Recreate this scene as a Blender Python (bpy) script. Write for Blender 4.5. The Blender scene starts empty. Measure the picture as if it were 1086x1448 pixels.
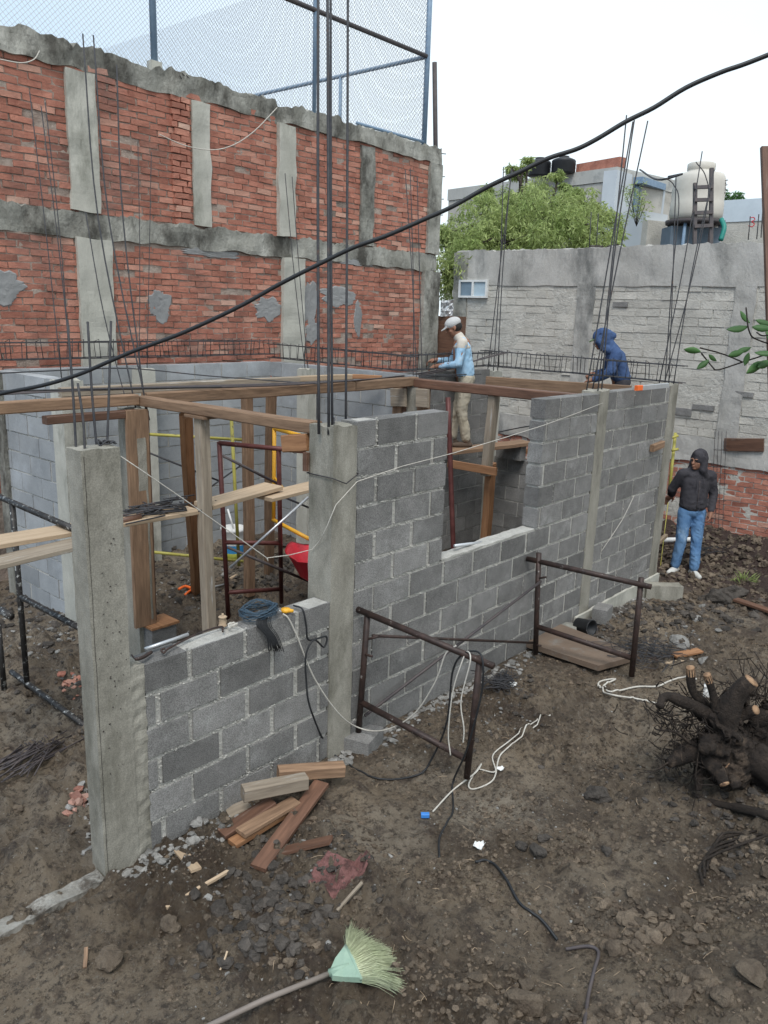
import bpy, bmesh, math, random
import numpy as np
from mathutils import Vector, Matrix, noise as mnoise

R = math.radians
random.seed(7)
scene = bpy.context.scene
col = scene.collection

# ------------------------------------------------------------------ camera
F_PX, YAW, PITCH, ROLL, HCAM = 1136.2, R(40.747), R(13.929), R(1.888), 3.0
fwd = Vector((math.cos(YAW)*math.cos(PITCH), math.sin(YAW)*math.cos(PITCH), -math.sin(PITCH)))
rgt0 = Vector((math.sin(YAW), -math.cos(YAW), 0))
up0 = rgt0.cross(fwd)
rgt = rgt0*math.cos(ROLL) + up0*math.sin(ROLL)
upv = up0*math.cos(ROLL) - rgt0*math.sin(ROLL)
CAM = Vector((0, 0, HCAM))
cam = bpy.data.cameras.new('camera'); cam_o = bpy.data.objects.new('camera', cam); col.objects.link(cam_o)
m3 = Matrix((rgt, upv, -fwd)).transposed()
cam_o.matrix_world = Matrix.Translation(CAM) @ m3.to_4x4()
cam.sensor_fit = 'VERTICAL'; cam.sensor_height = 24; cam.lens = F_PX/1448*24
cam.clip_start = 0.05; cam.clip_end = 1000
scene.camera = cam_o

# ------------------------------------------------------------------ sky and sun (bright overcast)
SUN_EL, SUN_AZ = 58, 215
w = bpy.data.worlds.new("World"); scene.world = w; w.use_nodes = True
nt = w.node_tree; nt.nodes.clear()
N = nt.nodes.new
out = N('ShaderNodeOutputWorld'); bg = N('ShaderNodeBackground'); bg.inputs['Strength'].default_value = 0.11
sky = N('ShaderNodeTexSky'); sky.sky_type = 'NISHITA'; sky.sun_disc = False
sky.sun_elevation = R(SUN_EL); sky.sun_rotation = R(90-SUN_AZ)
mixc = N('ShaderNodeMix'); mixc.data_type = 'RGBA'
tc = N('ShaderNodeTexCoord'); nz = N('ShaderNodeTexNoise'); nz.inputs['Scale'].default_value = 1.3; nz.inputs['Detail'].default_value = 5
rp = N('ShaderNodeMapRange'); rp.inputs[1].default_value = .35; rp.inputs[2].default_value = .65
rp.inputs[3].default_value = .80; rp.inputs[4].default_value = .97
nt.links.new(tc.outputs['Generated'], nz.inputs['Vector']); nt.links.new(nz.outputs['Fac'], rp.inputs[0])
nt.links.new(rp.outputs[0], mixc.inputs[0])
nt.links.new(sky.outputs[0], mixc.inputs[6])
# cloud brightness: brighter towards +X, pale blue towards +Y
sp = N('ShaderNodeSeparateXYZ'); nt.links.new(tc.outputs['Generated'], sp.inputs[0])
sub = N('ShaderNodeMath'); sub.operation = 'SUBTRACT'
nt.links.new(sp.outputs['Y'], sub.inputs[0]); nt.links.new(sp.outputs['X'], sub.inputs[1])
mr = N('ShaderNodeMapRange'); mr.inputs[1].default_value = -.25; mr.inputs[2].default_value = .75
nt.links.new(sub.outputs[0], mr.inputs[0])
cm = N('ShaderNodeMix'); cm.data_type = 'RGBA'
cm.inputs[6].default_value = (6.2, 6.85, 7.2, 1); cm.inputs[7].default_value = (3.7, 4.9, 6.2, 1)
n2_ = N('ShaderNodeTexNoise'); n2_.inputs['Scale'].default_value = 2.2; n2_.inputs['Detail'].default_value = 6; nt.links.new(tc.outputs['Generated'], n2_.inputs['Vector'])
ad_ = N('ShaderNodeMath'); ad_.operation = 'MULTIPLY_ADD'; ad_.inputs[1].default_value = .9; nt.links.new(n2_.outputs['Fac'], ad_.inputs[0]); nt.links.new(mr.outputs[0], ad_.inputs[2])
sb_ = N('ShaderNodeMath'); sb_.operation = 'SUBTRACT'; sb_.inputs[1].default_value = .45; sb_.use_clamp = True; nt.links.new(ad_.outputs[0], sb_.inputs[0])
nt.links.new(sb_.outputs[0], cm.inputs[0]); nt.links.new(cm.outputs[2], mixc.inputs[7])
nt.links.new(mixc.outputs[2], bg.inputs['Color']); nt.links.new(bg.outputs[0], out.inputs[0])
sun = bpy.data.lights.new('sun', 'SUN'); sun.energy = 1.5; sun.angle = R(24); sun.color = (1, .97, .93)
so = bpy.data.objects.new('sun', sun); col.objects.link(so)
sd = Vector((math.cos(R(SUN_EL))*math.cos(R(SUN_AZ)), math.cos(R(SUN_EL))*math.sin(R(SUN_AZ)), math.sin(R(SUN_EL))))
so.rotation_euler = sd.to_track_quat('Z', 'Y').to_euler(); so.location = (0, 0, 30)
scene.view_settings.view_transform = 'Standard'; scene.view_settings.look = 'None'
scene.view_settings.exposure = 0.68; scene.view_settings.gamma = 1.0

# ------------------------------------------------------------------ helpers: measured points
def ray(x, y): return fwd + rgt*((x-543)/F_PX) - upv*((y-724)/F_PX)
def onz(x, y, z=0.0):
    d = ray(x, y); return CAM + d*((z-HCAM)/d.z)
def ony(x, y, Y):
    d = ray(x, y); return CAM + d*(Y/d.y)
def onx(x, y, X):
    d = ray(x, y); return CAM + d*(X/d.x)
def atd(x, y, t): return CAM + ray(x, y)*t

rs = np.random.RandomState(11)
LAT = rs.rand(256, 256)
def vnoise(x, y):
    xi = np.floor(x).astype(int); yi = np.floor(y).astype(int); fx = x-xi; fy = y-yi
    fx = fx*fx*(3-2*fx); fy = fy*fy*(3-2*fy)
    a = LAT[xi & 255, yi & 255]; b = LAT[(xi+1) & 255, yi & 255]; c = LAT[xi & 255, (yi+1) & 255]; d = LAT[(xi+1) & 255, (yi+1) & 255]
    return (a*(1-fx)+b*fx)*(1-fy)+(c*(1-fx)+d*fx)*fy
def fbm(x, y, o=4, s=1.0):
    v = 0; a = .5
    for k in range(o):
        v = v + a*(vnoise(x*s+17*k, y*s+31*k)-.5); a *= .5; s *= 2.05
    return v
def sstep(a, b, x):
    t = np.clip((x-a)/(b-a), 0, 1); return t*t*(3-2*t)
def bump(x, y, cx, cy, rx, ry, h):
    return h*np.exp(-(((x-cx)/rx)**2+((y-cy)/ry)**2))
MOUNDS = []
def hgt(x, y):
    x = np.asarray(x, float); y = np.asarray(y, float)
    h = -.17*sstep(7.0, 9.5, x) + 0*y
    h = h + .10*fbm(x, y, 3, .7)
    near = 1-sstep(14, 30, np.hypot(x, y))
    rough = .35+.9*sstep(.45, .6, vnoise(x*.8+5, y*.8+9))
    inside = (y > 3.6)
    clod = np.clip(vnoise(x*9, y*9)-.52, 0, 1)*.13 + np.clip(vnoise(x*19+3, y*19)-.5, 0, 1)*.085 + np.clip(vnoise(x*33, y*33+8)-.5, 0, 1)*.05
    h = h + near*rough*clod + near*.03*fbm(x, y, 3, 8)
    h = h + bump(x, y, 3.9, .45, 1.1, .42, .20)*(1+1.2*fbm(x, y, 3, 4))+bump(x, y, 5.6, .9, .9, .5, .12) + near*.035*np.clip(vnoise(x*4.3+2, y*4.3)-.5, 0, 1)*rough*2 + .03*sstep(.5, .62, vnoise(x*2.1, y*2.1+4))*(1-sstep(7, 9, x))*(y < 3.4)
    h = h + bump(x, y, 11.2, 2.6, 1.1, 1.0, .28)*(1+.8*fbm(x, y, 3, 5)) + bump(x, y, 11.6, 4.0, .5, 1.0, .12)
    h = h + bump(x, y, 4.4, 2.9, .35, .35, .05)
    # shallow rut running along the path, ledge near the camera
    h = h - bump(x, y, 3.2, 1.5, .25, .12, .07)
    h = h + np.where(inside, .02, 0)
    return h
_gx = np.arange(-1, 15.5, .02); _gy = np.arange(-3, 10.5, .02)
_GT = hgt(*np.meshgrid(_gx, _gy, indexing='ij')).tolist()
def g(x, y):
    u = min(max((x+1)/.02, 0), len(_gx)-2.001); v = min(max((y+3)/.02, 0), len(_gy)-2.001)
    i, j = int(u), int(v); u -= i; v -= j; A, B = _GT[i], _GT[i+1]
    return (A[j]*(1-v)+A[j+1]*v)*(1-u)+(B[j]*(1-v)+B[j+1]*v)*u
def onG(px, py):
    z = 0.0
    for i in range(6):
        p = onz(px, py, z); z = g(p.x, p.y)
    return onz(px, py, z)

# ------------------------------------------------------------------ helpers: mesh builder
class MB:
    def __init__(s): s.v = []; s.f = []; s.t = []; s.m = []; s.lc = []; s.sm = []
    def add(s, vs, fs, tone=.5, mat=0, lc=None, smooth=False):
        b = len(s.v); s.v += [tuple(v) for v in vs]
        s.lc += [tuple(c) for c in (lc if lc is not None else vs)]
        for f in fs: s.f.append([i+b for i in f]); s.t.append(tone); s.m.append(mat); s.sm.append(smooth)
    def box(s, x0, y0, z0, x1, y1, z1, tone=.5, mat=0, jit=0):
        vs = [Vector((x, y, z)) for z in (z0, z1) for y in (y0, y1) for x in (x0, x1)]
        if jit: vs = [v+Vector((random.uniform(-jit, jit), random.uniform(-jit, jit), random.uniform(-jit, jit))) for v in vs]
        s.add(vs, [(0, 2, 3, 1), (4, 5, 7, 6), (0, 1, 5, 4), (2, 6, 7, 3), (0, 4, 6, 2), (1, 3, 7, 5)], tone, mat)
    def bar(s, p, q, wd, ht, up=(0, 0, 1), tone=None, mat=0, n=1, jit=.002, w2=None):
        """a plank or beam from p to q; wd across, ht along up"""
        p = Vector(p); q = Vector(q); d = (q-p); L = d.length; d.normalize(); up = Vector(up)
        a = d.cross(up); a.normalize(); u = a.cross(d); u.normalize()
        if tone is None: tone = random.random()
        o = random.uniform(0, 50); vs = []; lc = []; fs = []
        c = min(wd, ht)*.10; w2 = w2 or wd
        for i in range(n+1):
            t = i/n; W = wd+(w2-wd)*t; ce = p+(q-p)*t
            jx = random.uniform(-jit, jit); jz = random.uniform(-jit, jit)
            for (sx, sz) in ((-W/2+c, -ht/2), (W/2-c, -ht/2), (W/2, -ht/2+c), (W/2, ht/2-c), (W/2-c, ht/2), (-W/2+c, ht/2), (-W/2, ht/2-c), (-W/2, -ht/2+c)):
                vs.append(ce+a*(sx+jx)+u*(sz+jz)); lc.append((sx+o, L*t*1.0+o, sz+o))
        for i in range(n):
            for k in range(8):
                k2 = (k+1) % 8; fs.append((i*8+k, i*8+k2, i*8+8+k2, i*8+8+k))
        fs.append(tuple(range(7, -1, -1))); fs.append(tuple(n*8+k for k in range(8)))
        s.add(vs, fs, tone, mat, lc)
    def tube(s, pts, r, n=6, tone=.5, mat=0, cap=True, smooth=True):
        pts = [Vector(p) for p in pts]; m = len(pts)
        rr = r if isinstance(r, (list, tuple)) else [r]*m
        vs = []; lc = []; fs = []; ref = None; L = 0; o = random.uniform(0, 30)
        for i, p in enumerate(pts):
            d = (pts[min(i+1, m-1)]-pts[max(i-1, 0)]); d.normalize()
            if ref is None:
                ref = Vector((0, 0, 1)) if abs(d.z) < .9 else Vector((1, 0, 0))
            a = ref-d*ref.dot(d); a.normalize(); b = d.cross(a); ref = a
            if i: L += (p-pts[i-1]).length
            for k in range(n):
                an = 2*math.pi*k/n; vs.append(p+(a*math.cos(an)+b*math.sin(an))*rr[i]); lc.append((math.cos(an)*rr[i]+o, L+o, math.sin(an)*rr[i]))
        for i in range(m-1):
            for k in range(n):
                k2 = (k+1) % n; fs.append((i*n+k, i*n+k2, i*n+n+k2, i*n+n+k))
        if cap: fs.append(tuple(range(n-1, -1, -1))); fs.append(tuple((m-1)*n+k for k in range(n)))
        s.add(vs, fs, tone, mat, lc, smooth)
    def lathe(s, c, prof, n=24, tone=.5, mat=0, ax=(0, 0, 1), smooth=True):
        c = Vector(c); ax = Vector(ax).normalized(); ref = Vector((1, 0, 0)) if abs(ax.x) < .9 else Vector((0, 1, 0))
        a = (ref-ax*ref.dot(ax)).normalized(); b = ax.cross(a); vs = []; fs = []
        for r, h in prof:
            for k in range(n):
                an = 2*math.pi*k/n; vs.append(c+ax*h+(a*math.cos(an)+b*math.sin(an))*r)
        for i in range(len(prof)-1):
            for k in range(n):
                k2 = (k+1) % n; fs.append((i*n+k, i*n+k2, i*n+n+k2, i*n+n+k))
        s.add(vs, fs, tone, mat, None, smooth)
    def rock(s, c, r, sq=.6, tone=.5, mat=0, lvl=0, rough=.35, rot=None):
        vs, fs = ICO[lvl]; c = Vector(c); o = Vector((random.uniform(0, 99), random.uniform(0, 99), random.uniform(0, 99)))
        rt = Matrix.Rotation(random.uniform(0, 6.28), 3, 'Z') @ Matrix.Rotation(random.uniform(-.5, .5), 3, 'X')
        sx = random.uniform(.75, 1.25); sy = random.uniform(.75, 1.25); ov = []
        for v in vs:
            k = 1+rough*mnoise.noise(v*1.3+o)*1.6+rough*.5*mnoise.noise(v*3.1+o)
            ov.append(c+rt @ Vector((v.x*sx*k*r, v.y*sy*k*r, v.z*sq*k*r)))
        s.add(ov, fs, tone, mat)
    def build(s, name, mats, parent=None, base=None):
        me = bpy.data.meshes.new(name)
        va = np.array(s.v, dtype=float).reshape(-1, 3)
        if parent is not None: o3 = np.array(parent['_loc'][:])
        elif base is not None: o3 = np.array(base, float)
        else: o3 = np.array([(va[:, 0].min()+va[:, 0].max())/2, (va[:, 1].min()+va[:, 1].max())/2, va[:, 2].min()])
        me.from_pydata((va-o3).tolist(), [], s.f)
        if not isinstance(mats, (list, tuple)): mats = [mats]
        for m in mats: me.materials.append(m)
        me.polygons.foreach_set('material_index', s.m); me.polygons.foreach_set('use_smooth', s.sm)
        at = me.attributes.new('tone', 'FLOAT', 'FACE'); at.data.foreach_set('value', s.t)
        al = me.attributes.new('lc', 'FLOAT_VECTOR', 'POINT'); al.data.foreach_set('vector', np.array(s.lc, dtype=np.float32).reshape(-1))
        me.update()
        ob = bpy.data.objects.new(name, me); col.objects.link(ob)
        if parent is not None: ob.parent = parent; ob['_loc'] = tuple(float(c) for c in o3); 
        else: ob.location = o3; ob['_loc'] = tuple(float(c) for c in o3)
        if parent is not None and parent.type == 'MESH': pass
        return ob
def ico(n):
    bm = bmesh.new(); bmesh.ops.create_icosphere(bm, subdivisions=n, radius=1)
    bm.verts.ensure_lookup_table(); vs = [v.co.copy() for v in bm.verts]; fs = [tuple(v.index for v in f.verts) for f in bm.faces]; bm.free(); return vs, fs
ICO = [ico(1), ico(2), ico(3), ico(4)]
def tag(o, label=None, cat=None, group=None, kind=None):
    if label: o['label'] = label
    if cat: o['category'] = cat
    if group: o['group'] = group
    if kind: o['kind'] = kind
    return o
def thing(name, loc, label, cat, group=None):
    o = bpy.data.objects.new(name, None); col.objects.link(o); o.location = loc; o['_loc'] = tuple(loc)
    o.empty_display_size = .2
    return tag(o, label, cat, group)
def solo(mb, name, mat, label, cat, group=None, base=None):
    return tag(mb.build(name, mat, None, base), label, cat, group)

# ------------------------------------------------------------------ materials
def mat(name, c1, c2, scale=6, rough=.85, bump=.3, bscale=None, tone=.0, c3=None, s3=2, t3=(.55, .7), src='pos', stretch=(1, 1, 1), metal=0, spec=.35, bdist=.01, detail=6, tonec=None, fine=0, coat=0):
    """two colours mixed by noise, a third in patches, brightness by per-face tone, noise bump"""
    m = bpy.data.materials.new(name); m.use_nodes = True; nt = m.node_tree; nt.nodes.clear(); N = nt.nodes.new; Lk = nt.links.new
    o = N('ShaderNodeOutputMaterial'); b = N('ShaderNodeBsdfPrincipled'); Lk(b.outputs[0], o.inputs[0])
    b.inputs['Roughness'].default_value = rough; b.inputs['Metallic'].default_value = metal; b.inputs['Specular IOR Level'].default_value = spec
    if src == 'pos':
        v = N('ShaderNodeNewGeometry').outputs['Position']
    else:
        a = N('ShaderNodeAttribute'); a.attribute_name = 'lc'; v = a.outputs['Vector']
    mp = N('ShaderNodeMapping'); mp.inputs['Scale'].default_value = stretch; Lk(v, mp.inputs[0])
    n1 = N('ShaderNodeTexNoise'); n1.inputs['Scale'].default_value = scale; n1.inputs['Detail'].default_value = detail; n1.inputs['Roughness'].default_value = .65; Lk(mp.outputs[0], n1.inputs['Vector'])
    r1 = N('ShaderNodeMapRange'); r1.inputs[1].default_value = .3; r1.inputs[2].default_value = .7; Lk(n1.outputs['Fac'], r1.inputs[0])
    mx = N('ShaderNodeMix'); mx.data_type = 'RGBA'; mx.inputs[6].default_value = (*c1, 1); mx.inputs[7].default_value = (*c2, 1); Lk(r1.outputs[0], mx.inputs[0])
    cur = mx.outputs[2]
    ta = N('ShaderNodeAttribute'); ta.attribute_name = 'tone'
    if tonec:
        m4 = N('ShaderNodeMix'); m4.data_type = 'RGBA'; m4.inputs[7].default_value = (*tonec, 1); Lk(cur, m4.inputs[6])
        rr = N('ShaderNodeMapRange'); rr.inputs[1].default_value = .6; rr.inputs[2].default_value = 1; Lk(ta.outputs['Fac'], rr.inputs[0]); Lk(rr.outputs[0], m4.inputs[0]); cur = m4.outputs[2]
    if c3:
        n3 = N('ShaderNodeTexNoise'); n3.inputs['Scale'].default_value = s3; n3.inputs['Detail'].default_value = 7; n3.inputs['Roughness'].default_value = .7; Lk(mp.outputs[0], n3.inputs['Vector'])
        r3 = N('ShaderNodeMapRange'); r3.inputs[1].default_value = t3[0]; r3.inputs[2].default_value = t3[1]; Lk(n3.outputs['Fac'], r3.inputs[0])
        m3_ = N('ShaderNodeMix'); m3_.data_type = 'RGBA'; m3_.inputs[7].default_value = (*c3, 1); Lk(cur, m3_.inputs[6]); Lk(r3.outputs[0], m3_.inputs[0]); cur = m3_.outputs[2]
    if tone:
        r2 = N('ShaderNodeMapRange'); r2.inputs[3].default_value = 1-tone; r2.inputs[4].default_value = 1+tone; Lk(ta.outputs['Fac'], r2.inputs[0])
        vm = N('ShaderNodeVectorMath'); vm.operation = 'SCALE'; Lk(cur, vm.inputs[0]); Lk(r2.outputs[0], vm.inputs['Scale']); cur = vm.outputs[0]
    if fine:
        n5 = N('ShaderNodeTexNoise'); n5.inputs['Scale'].default_value = 160; n5.inputs['Detail'].default_value = 3; Lk(v, n5.inputs['Vector'])
        r5 = N('ShaderNodeMapRange'); r5.inputs[1].default_value = .35; r5.inputs[2].default_value = .65; r5.inputs[3].default_value = 1-fine; r5.inputs[4].default_value = 1+fine; Lk(n5.outputs['Fac'], r5.inputs[0])
        v5 = N('ShaderNodeVectorMath'); v5.operation = 'SCALE'; Lk(cur, v5.inputs[0]); Lk(r5.outputs[0], v5.inputs['Scale']); cur = v5.outputs[0]
    Lk(cur, b.inputs['Base Color'])
    if bump:
        n2 = N('ShaderNodeTexNoise'); n2.inputs['Scale'].default_value = bscale or scale*6; n2.inputs['Detail'].default_value = 5; n2.inputs['Roughness'].default_value = .7; Lk(mp.outputs[0], n2.inputs['Vector'])
        bp = N('ShaderNodeBump'); bp.inputs['Strength'].default_value = bump; bp.inputs['Distance'].default_value = bdist; Lk(n2.outputs['Fac'], bp.inputs['Height']); Lk(bp.outputs[0], b.inputs['Normal'])
    return m
def plain(name, c, rough=.5, metal=0, spec=.4, tone=0):
    return mat(name, tuple(x*.88 for x in c), tuple(min(1, x*1.1) for x in c), 9, rough, .1, 60, tone=tone, metal=metal, spec=spec, bdist=.003)

M = {}
M['block'] = mat('grey_block', (.165, .160, .152), (.255, .246, .235), 7, .92, 1, 110, tone=.27, c3=(.33, .325, .31), s3=2.3, t3=(.54, .72), bdist=.008, fine=.3)
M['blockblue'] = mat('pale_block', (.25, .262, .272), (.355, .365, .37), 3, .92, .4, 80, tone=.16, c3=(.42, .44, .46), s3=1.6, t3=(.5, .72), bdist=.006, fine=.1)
M['mortar'] = mat('mortar', (.38, .365, .33), (.56, .54, .495), 14, .95, 1, 45, bdist=.02, fine=.15)
M['conc'] = mat('concrete', (.215, .20, .165), (.355, .335, .285), 4.5, .88, .7, 45, tone=.12, c3=(.115, .108, .082), s3=3.2, t3=(.47, .70), stretch=(1, 1, .35), bdist=.007, fine=.16)
M['concold'] = mat('old_concrete', (.20, .195, .165), (.44, .43, .385), 3.5, .92, .9, 22, tone=.12, c3=(.085, .08, .068), s3=1.9, t3=(.48, .64), stretch=(1, 1, .55), bdist=.03, fine=.1)
M['conclight'] = mat('light_concrete', (.37, .36, .31), (.53, .515, .455), 2.2, .9, .6, 16, tone=.1, c3=(.15, .15, .12), s3=1.7, t3=(.53, .70), stretch=(1, 1, .35), bdist=.02, fine=.08)
M['brick'] = mat('red_brick', (.31, .115, .080), (.53, .235, .165), 5, .93, .8, 40, tone=.30, tonec=(.46, .30, .23), c3=(.20, .12, .10), s3=.75, t3=(.54, .72), bdist=.012, fine=.12)
M['brickmortar'] = mat('brick_mortar', (.26, .19, .155), (.46, .38, .32), 8, .95, 1, 30, c3=(.12, .10, .085), s3=.9, t3=(.52, .7), bdist=.02, fine=.15)
M['pale'] = mat('pale_stone', (.46, .435, .385), (.60, .57, .51), 3, .95, .8, 30, tone=.10, c3=(.36, .345, .31), s3=1.1, t3=(.52, .72), bdist=.02, fine=.1)
M['palemortar'] = mat('pale_mortar', (.44, .42, .375), (.60, .575, .52), 8, .95, 1, 22, bdist=.03, fine=.12)
M['render'] = mat('weathered_render', (.36, .345, .315), (.52, .50, .465), 2.2, .92, .7, 20, c3=(.17, .17, .16), s3=1.3, t3=(.52, .70), stretch=(1, 1, .45), bdist=.02, fine=.1)
M['plaster'] = mat('grey_plaster', (.20, .20, .20), (.33, .33, .325), 1.6, .92, .6, 14, c3=(.11, .11, .105), s3=.8, t3=(.52, .72), stretch=(1, 1, .5), bdist=.02, fine=.08)
M['wood'] = mat('timber', (.14, .085, .052), (.30, .19, .118), 3, .8, .5, 12, tone=.22, c3=(.10, .065, .045), s3=2, t3=(.55, .75), src='lc', stretch=(16, 1.2, 16), bdist=.004)
M['woodpale'] = mat('pale_timber', (.36, .26, .17), (.50, .38, .26), 2.5, .8, .4, 12, tone=.14, c3=(.26, .19, .13), s3=2, t3=(.55, .75), src='lc', stretch=(16, 1.0, 16), bdist=.003)
M['woodgrey'] = mat('weathered_timber', (.20, .16, .12), (.36, .30, .23), 2.5, .85, .5, 12, tone=.15, c3=(.45, .43, .40), s3=1.6, t3=(.58, .68), src='lc', stretch=(14, 1.2, 14), bdist=.004)
M['woodorange'] = mat('orange_timber', (.20, .095, .045), (.36, .185, .09), 2.5, .65, .4, 12, tone=.18, c3=(.13, .07, .04), s3=2, t3=(.58, .75), src='lc', stretch=(16, 1.2, 16), bdist=.003)
M['wooddark'] = mat('wet_timber', (.085, .045, .030), (.19, .10, .065), 2.5, .5, .4, 12, tone=.2, c3=(.28, .22, .18), s3=1.6, t3=(.6, .72), src='lc', stretch=(14, 1.2, 14), bdist=.003)
M['rebar'] = mat('rebar', (.035, .038, .045), (.075, .07, .07), 20, .6, .3, 120, c3=(.12, .07, .05), s3=6, t3=(.6, .7), metal=.3, bdist=.003)
M['rust'] = mat('rusty_pipe', (.022, .017, .016), (.070, .042, .034), 14, .5, .5, 60, c3=(.26, .24, .22), s3=22, t3=(.62, .68), metal=.2, bdist=.003)
M['redpipe'] = mat('dark_red_pipe', (.07, .02, .018), (.13, .045, .038), 14, .5, .3, 60, c3=(.22, .19, .17), s3=30, t3=(.68, .72), metal=.2, bdist=.003)
M['blackpipe'] = mat('spattered_pipe', (.02, .02, .02), (.05, .045, .042), 14, .5, .5, 60, c3=(.42, .42, .40), s3=26, t3=(.56, .62), metal=.2, bdist=.004)
M['yellow'] = mat('yellow_paint', (.36, .31, .06), (.46, .42, .11), 8, .5, .2, 60, c3=(.12, .10, .07), s3=14, t3=(.6, .68), bdist=.003)
M['orangey'] = plain('amber_paint', (.75, .38, .03), .45)
M['black'] = plain('black_rubber', (.018, .019, .021), .5)
M['dkblue'] = plain('bluish_wire', (.05, .085, .12), .5)
M['white'] = plain('white_plastic', (.72, .72, .70), .45)
M['rope'] = mat('white_rope', (.42, .39, .34), (.62, .59, .53), 60, .9, .6, 200, bdist=.003)
M['red'] = plain('red_paint', (.55, .025, .04), .4)
M['fence'] = plain('galvanised', (.34, .35, .37), .6, .0)
M['bluepaint'] = mat('blue_paint', (.15, .23, .33), (.24, .33, .43), 10, .5, .2, 40, c3=(.12, .10, .09), s3=8, t3=(.62, .7), bdist=.003)
M['darksteel'] = mat('dark_steel', (.055, .05, .055), (.10, .08, .075), 12, .6, .3, 60, bdist=.003)
M['stone'] = mat('dark_stone', (.040, .034, .029), (.110, .094, .080), 12, .85, 1, 40, tone=.35, bdist=.02, fine=.15)
M['clod'] = mat('mud_clod', (.080, .058, .041), (.180, .140, .100), 12, .8, 1, 50, tone=.4, bdist=.02, fine=.15)
M['rubble'] = mat('rubble', (.20, .19, .175), (.34, .33, .31), 12, .9, 1, 50, tone=.35, bdist=.02, fine=.1)
M['bark'] = mat('bark', (.02, .016, .013), (.07, .052, .04), 12, .9, 1, 40, src='lc', stretch=(8, 2, 8), c3=(.13, .10, .08), s3=1.5, t3=(.6, .75), bdist=.02)
M['rootbark'] = mat('root_bark', (.014, .010, .008), (.050, .036, .027), 16, .85, 1, 45, c3=(.12, .085, .06), s3=4, t3=(.56, .70), bdist=.03)
M['cut'] = mat('cut_wood', (.20, .11, .06), (.42, .27, .16), 30, .85, .8, 80, c3=(.10, .06, .04), s3=18, t3=(.56, .64), bdist=.005)
M['glassdk'] = plain('window_glass', (.16, .22, .27), .15, 0, .6)
M['tinaco'] = mat('cream_plastic', (.52, .48, .42), (.62, .58, .51), 3, .55, .05, 10)
M['skin'] = mat('skin', (.22, .105, .065), (.30, .15, .095), 12, .55, .1, 90, bdist=.002)
M['silver'] = plain('aluminium', (.55, .56, .57), .35, .6)
M['orange'] = plain('orange_plastic', (.85, .16, .03), .45)

def ground_mat():
    m = bpy.data.materials.new('wet_mud'); m.use_nodes = True; nt = m.node_tree; nt.nodes.clear(); N = nt.nodes.new; L = nt.links.new
    o = N('ShaderNodeOutputMaterial'); b = N('ShaderNodeBsdfPrincipled'); L(b.outputs[0], o.inputs[0])
    ge = N('ShaderNodeNewGeometry'); pos = ge.outputs['Position']
    def nz(s, d=6, r=.6):
        n = N('ShaderNodeTexNoise'); n.inputs['Scale'].default_value = s; n.inputs['Detail'].default_value = d; n.inputs['Roughness'].default_value = r; L(pos, n.inputs['Vector']); return n.outputs['Fac']
    def rng(x, a, b_, c=0, d=1):
        n = N('ShaderNodeMapRange'); n.inputs[1].default_value = a; n.inputs[2].default_value = b_; n.inputs[3].default_value = c; n.inputs[4].default_value = d; L(x, n.inputs[0]); return n.outputs[0]
    def mx(f, a, c):
        n = N('ShaderNodeMix'); n.data_type = 'RGBA'; L(f, n.inputs[0])
        if isinstance(a, tuple): n.inputs[6].default_value = (*a, 1)
        else: L(a, n.inputs[6])
        if isinstance(c, tuple): n.inputs[7].default_value = (*c, 1)
        else: L(c, n.inputs[7])
        return n.outputs[2]
    c = mx(rng(nz(1.1, 7), .38, .62), (.095, .070, .048), (.245, .192, .135))
    c = mx(rng(nz(.6, 6, .7), .52, .66), c, (.27, .225, .17))
    c = mx(rng(nz(5, 6, .75), .50, .66), c, (.055, .038, .029))
    c = mx(rng(nz(22, 6, .8), .50, .60), c, (.060, .045, .032))
    c = mx(rng(nz(34, 4, .7), .60, .68), c, (.22, .19, .15))
    c = mx(rng(nz(75, 3, .6), .66, .72), c, (.36, .32, .27))
    sepx = N('ShaderNodeSeparateXYZ'); L(pos, sepx.inputs[0])
    # darker freshly dug earth at the far right
    f = rng(sepx.outputs['X'], 8.8, 9.8)
    c = mx(f, c, (.055, .034, .027))
    L(c, b.inputs['Base Color'])
    L(rng(nz(1.2, 4), .42, .56, .28, .8), b.inputs['Roughness']); b.inputs['Specular IOR Level'].default_value = .4
    bp = N('ShaderNodeBump'); bp.inputs['Strength'].default_value = 1; bp.inputs['Distance'].default_value = .045; L(nz(24, 9, .78), bp.inputs['Height']); L(bp.outputs[0], b.inputs['Normal'])
    return m
M['ground'] = ground_mat()

# ------------------------------------------------------------------ ground
def axis(segs):
    a = []
    for (x0, x1, st) in segs:
        n = max(1, int(round((x1-x0)/st))); a += [x0+(x1-x0)*i/n for i in range(n)]
    return a+[segs[-1][1]]
xs = np.array(axis([(-250, -50, 50), (-50, -5, 5), (-5, .6, .4), (.6, 7, .02), (7, 12.5, .04), (12.5, 18, .4), (18, 60, 6), (60, 400, 60)]))
ys = np.array(axis([(-250, -50, 50), (-50, -2, 4), (-2, .2, .1), (.2, 3.7, .022), (3.7, 8.6, .05), (8.6, 14, .5), (14, 60, 6), (60, 400, 60)]))
XX, YY = np.meshgrid(xs, ys, indexing='ij'); ZZ = hgt(XX, YY)
nx, ny = XX.shape
me = bpy.data.meshes.new('ground')
me.vertices.add(nx*ny); me.vertices.foreach_set('co', np.stack([XX, YY, ZZ], -1).reshape(-1).astype(np.float32))
ii = np.arange(nx-1)[:, None]*ny+np.arange(ny-1)[None, :]
q = np.stack([ii, ii+ny, ii+ny+1, ii+1], -1).reshape(-1).astype(np.int32)
nf = (nx-1)*(ny-1)
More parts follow.
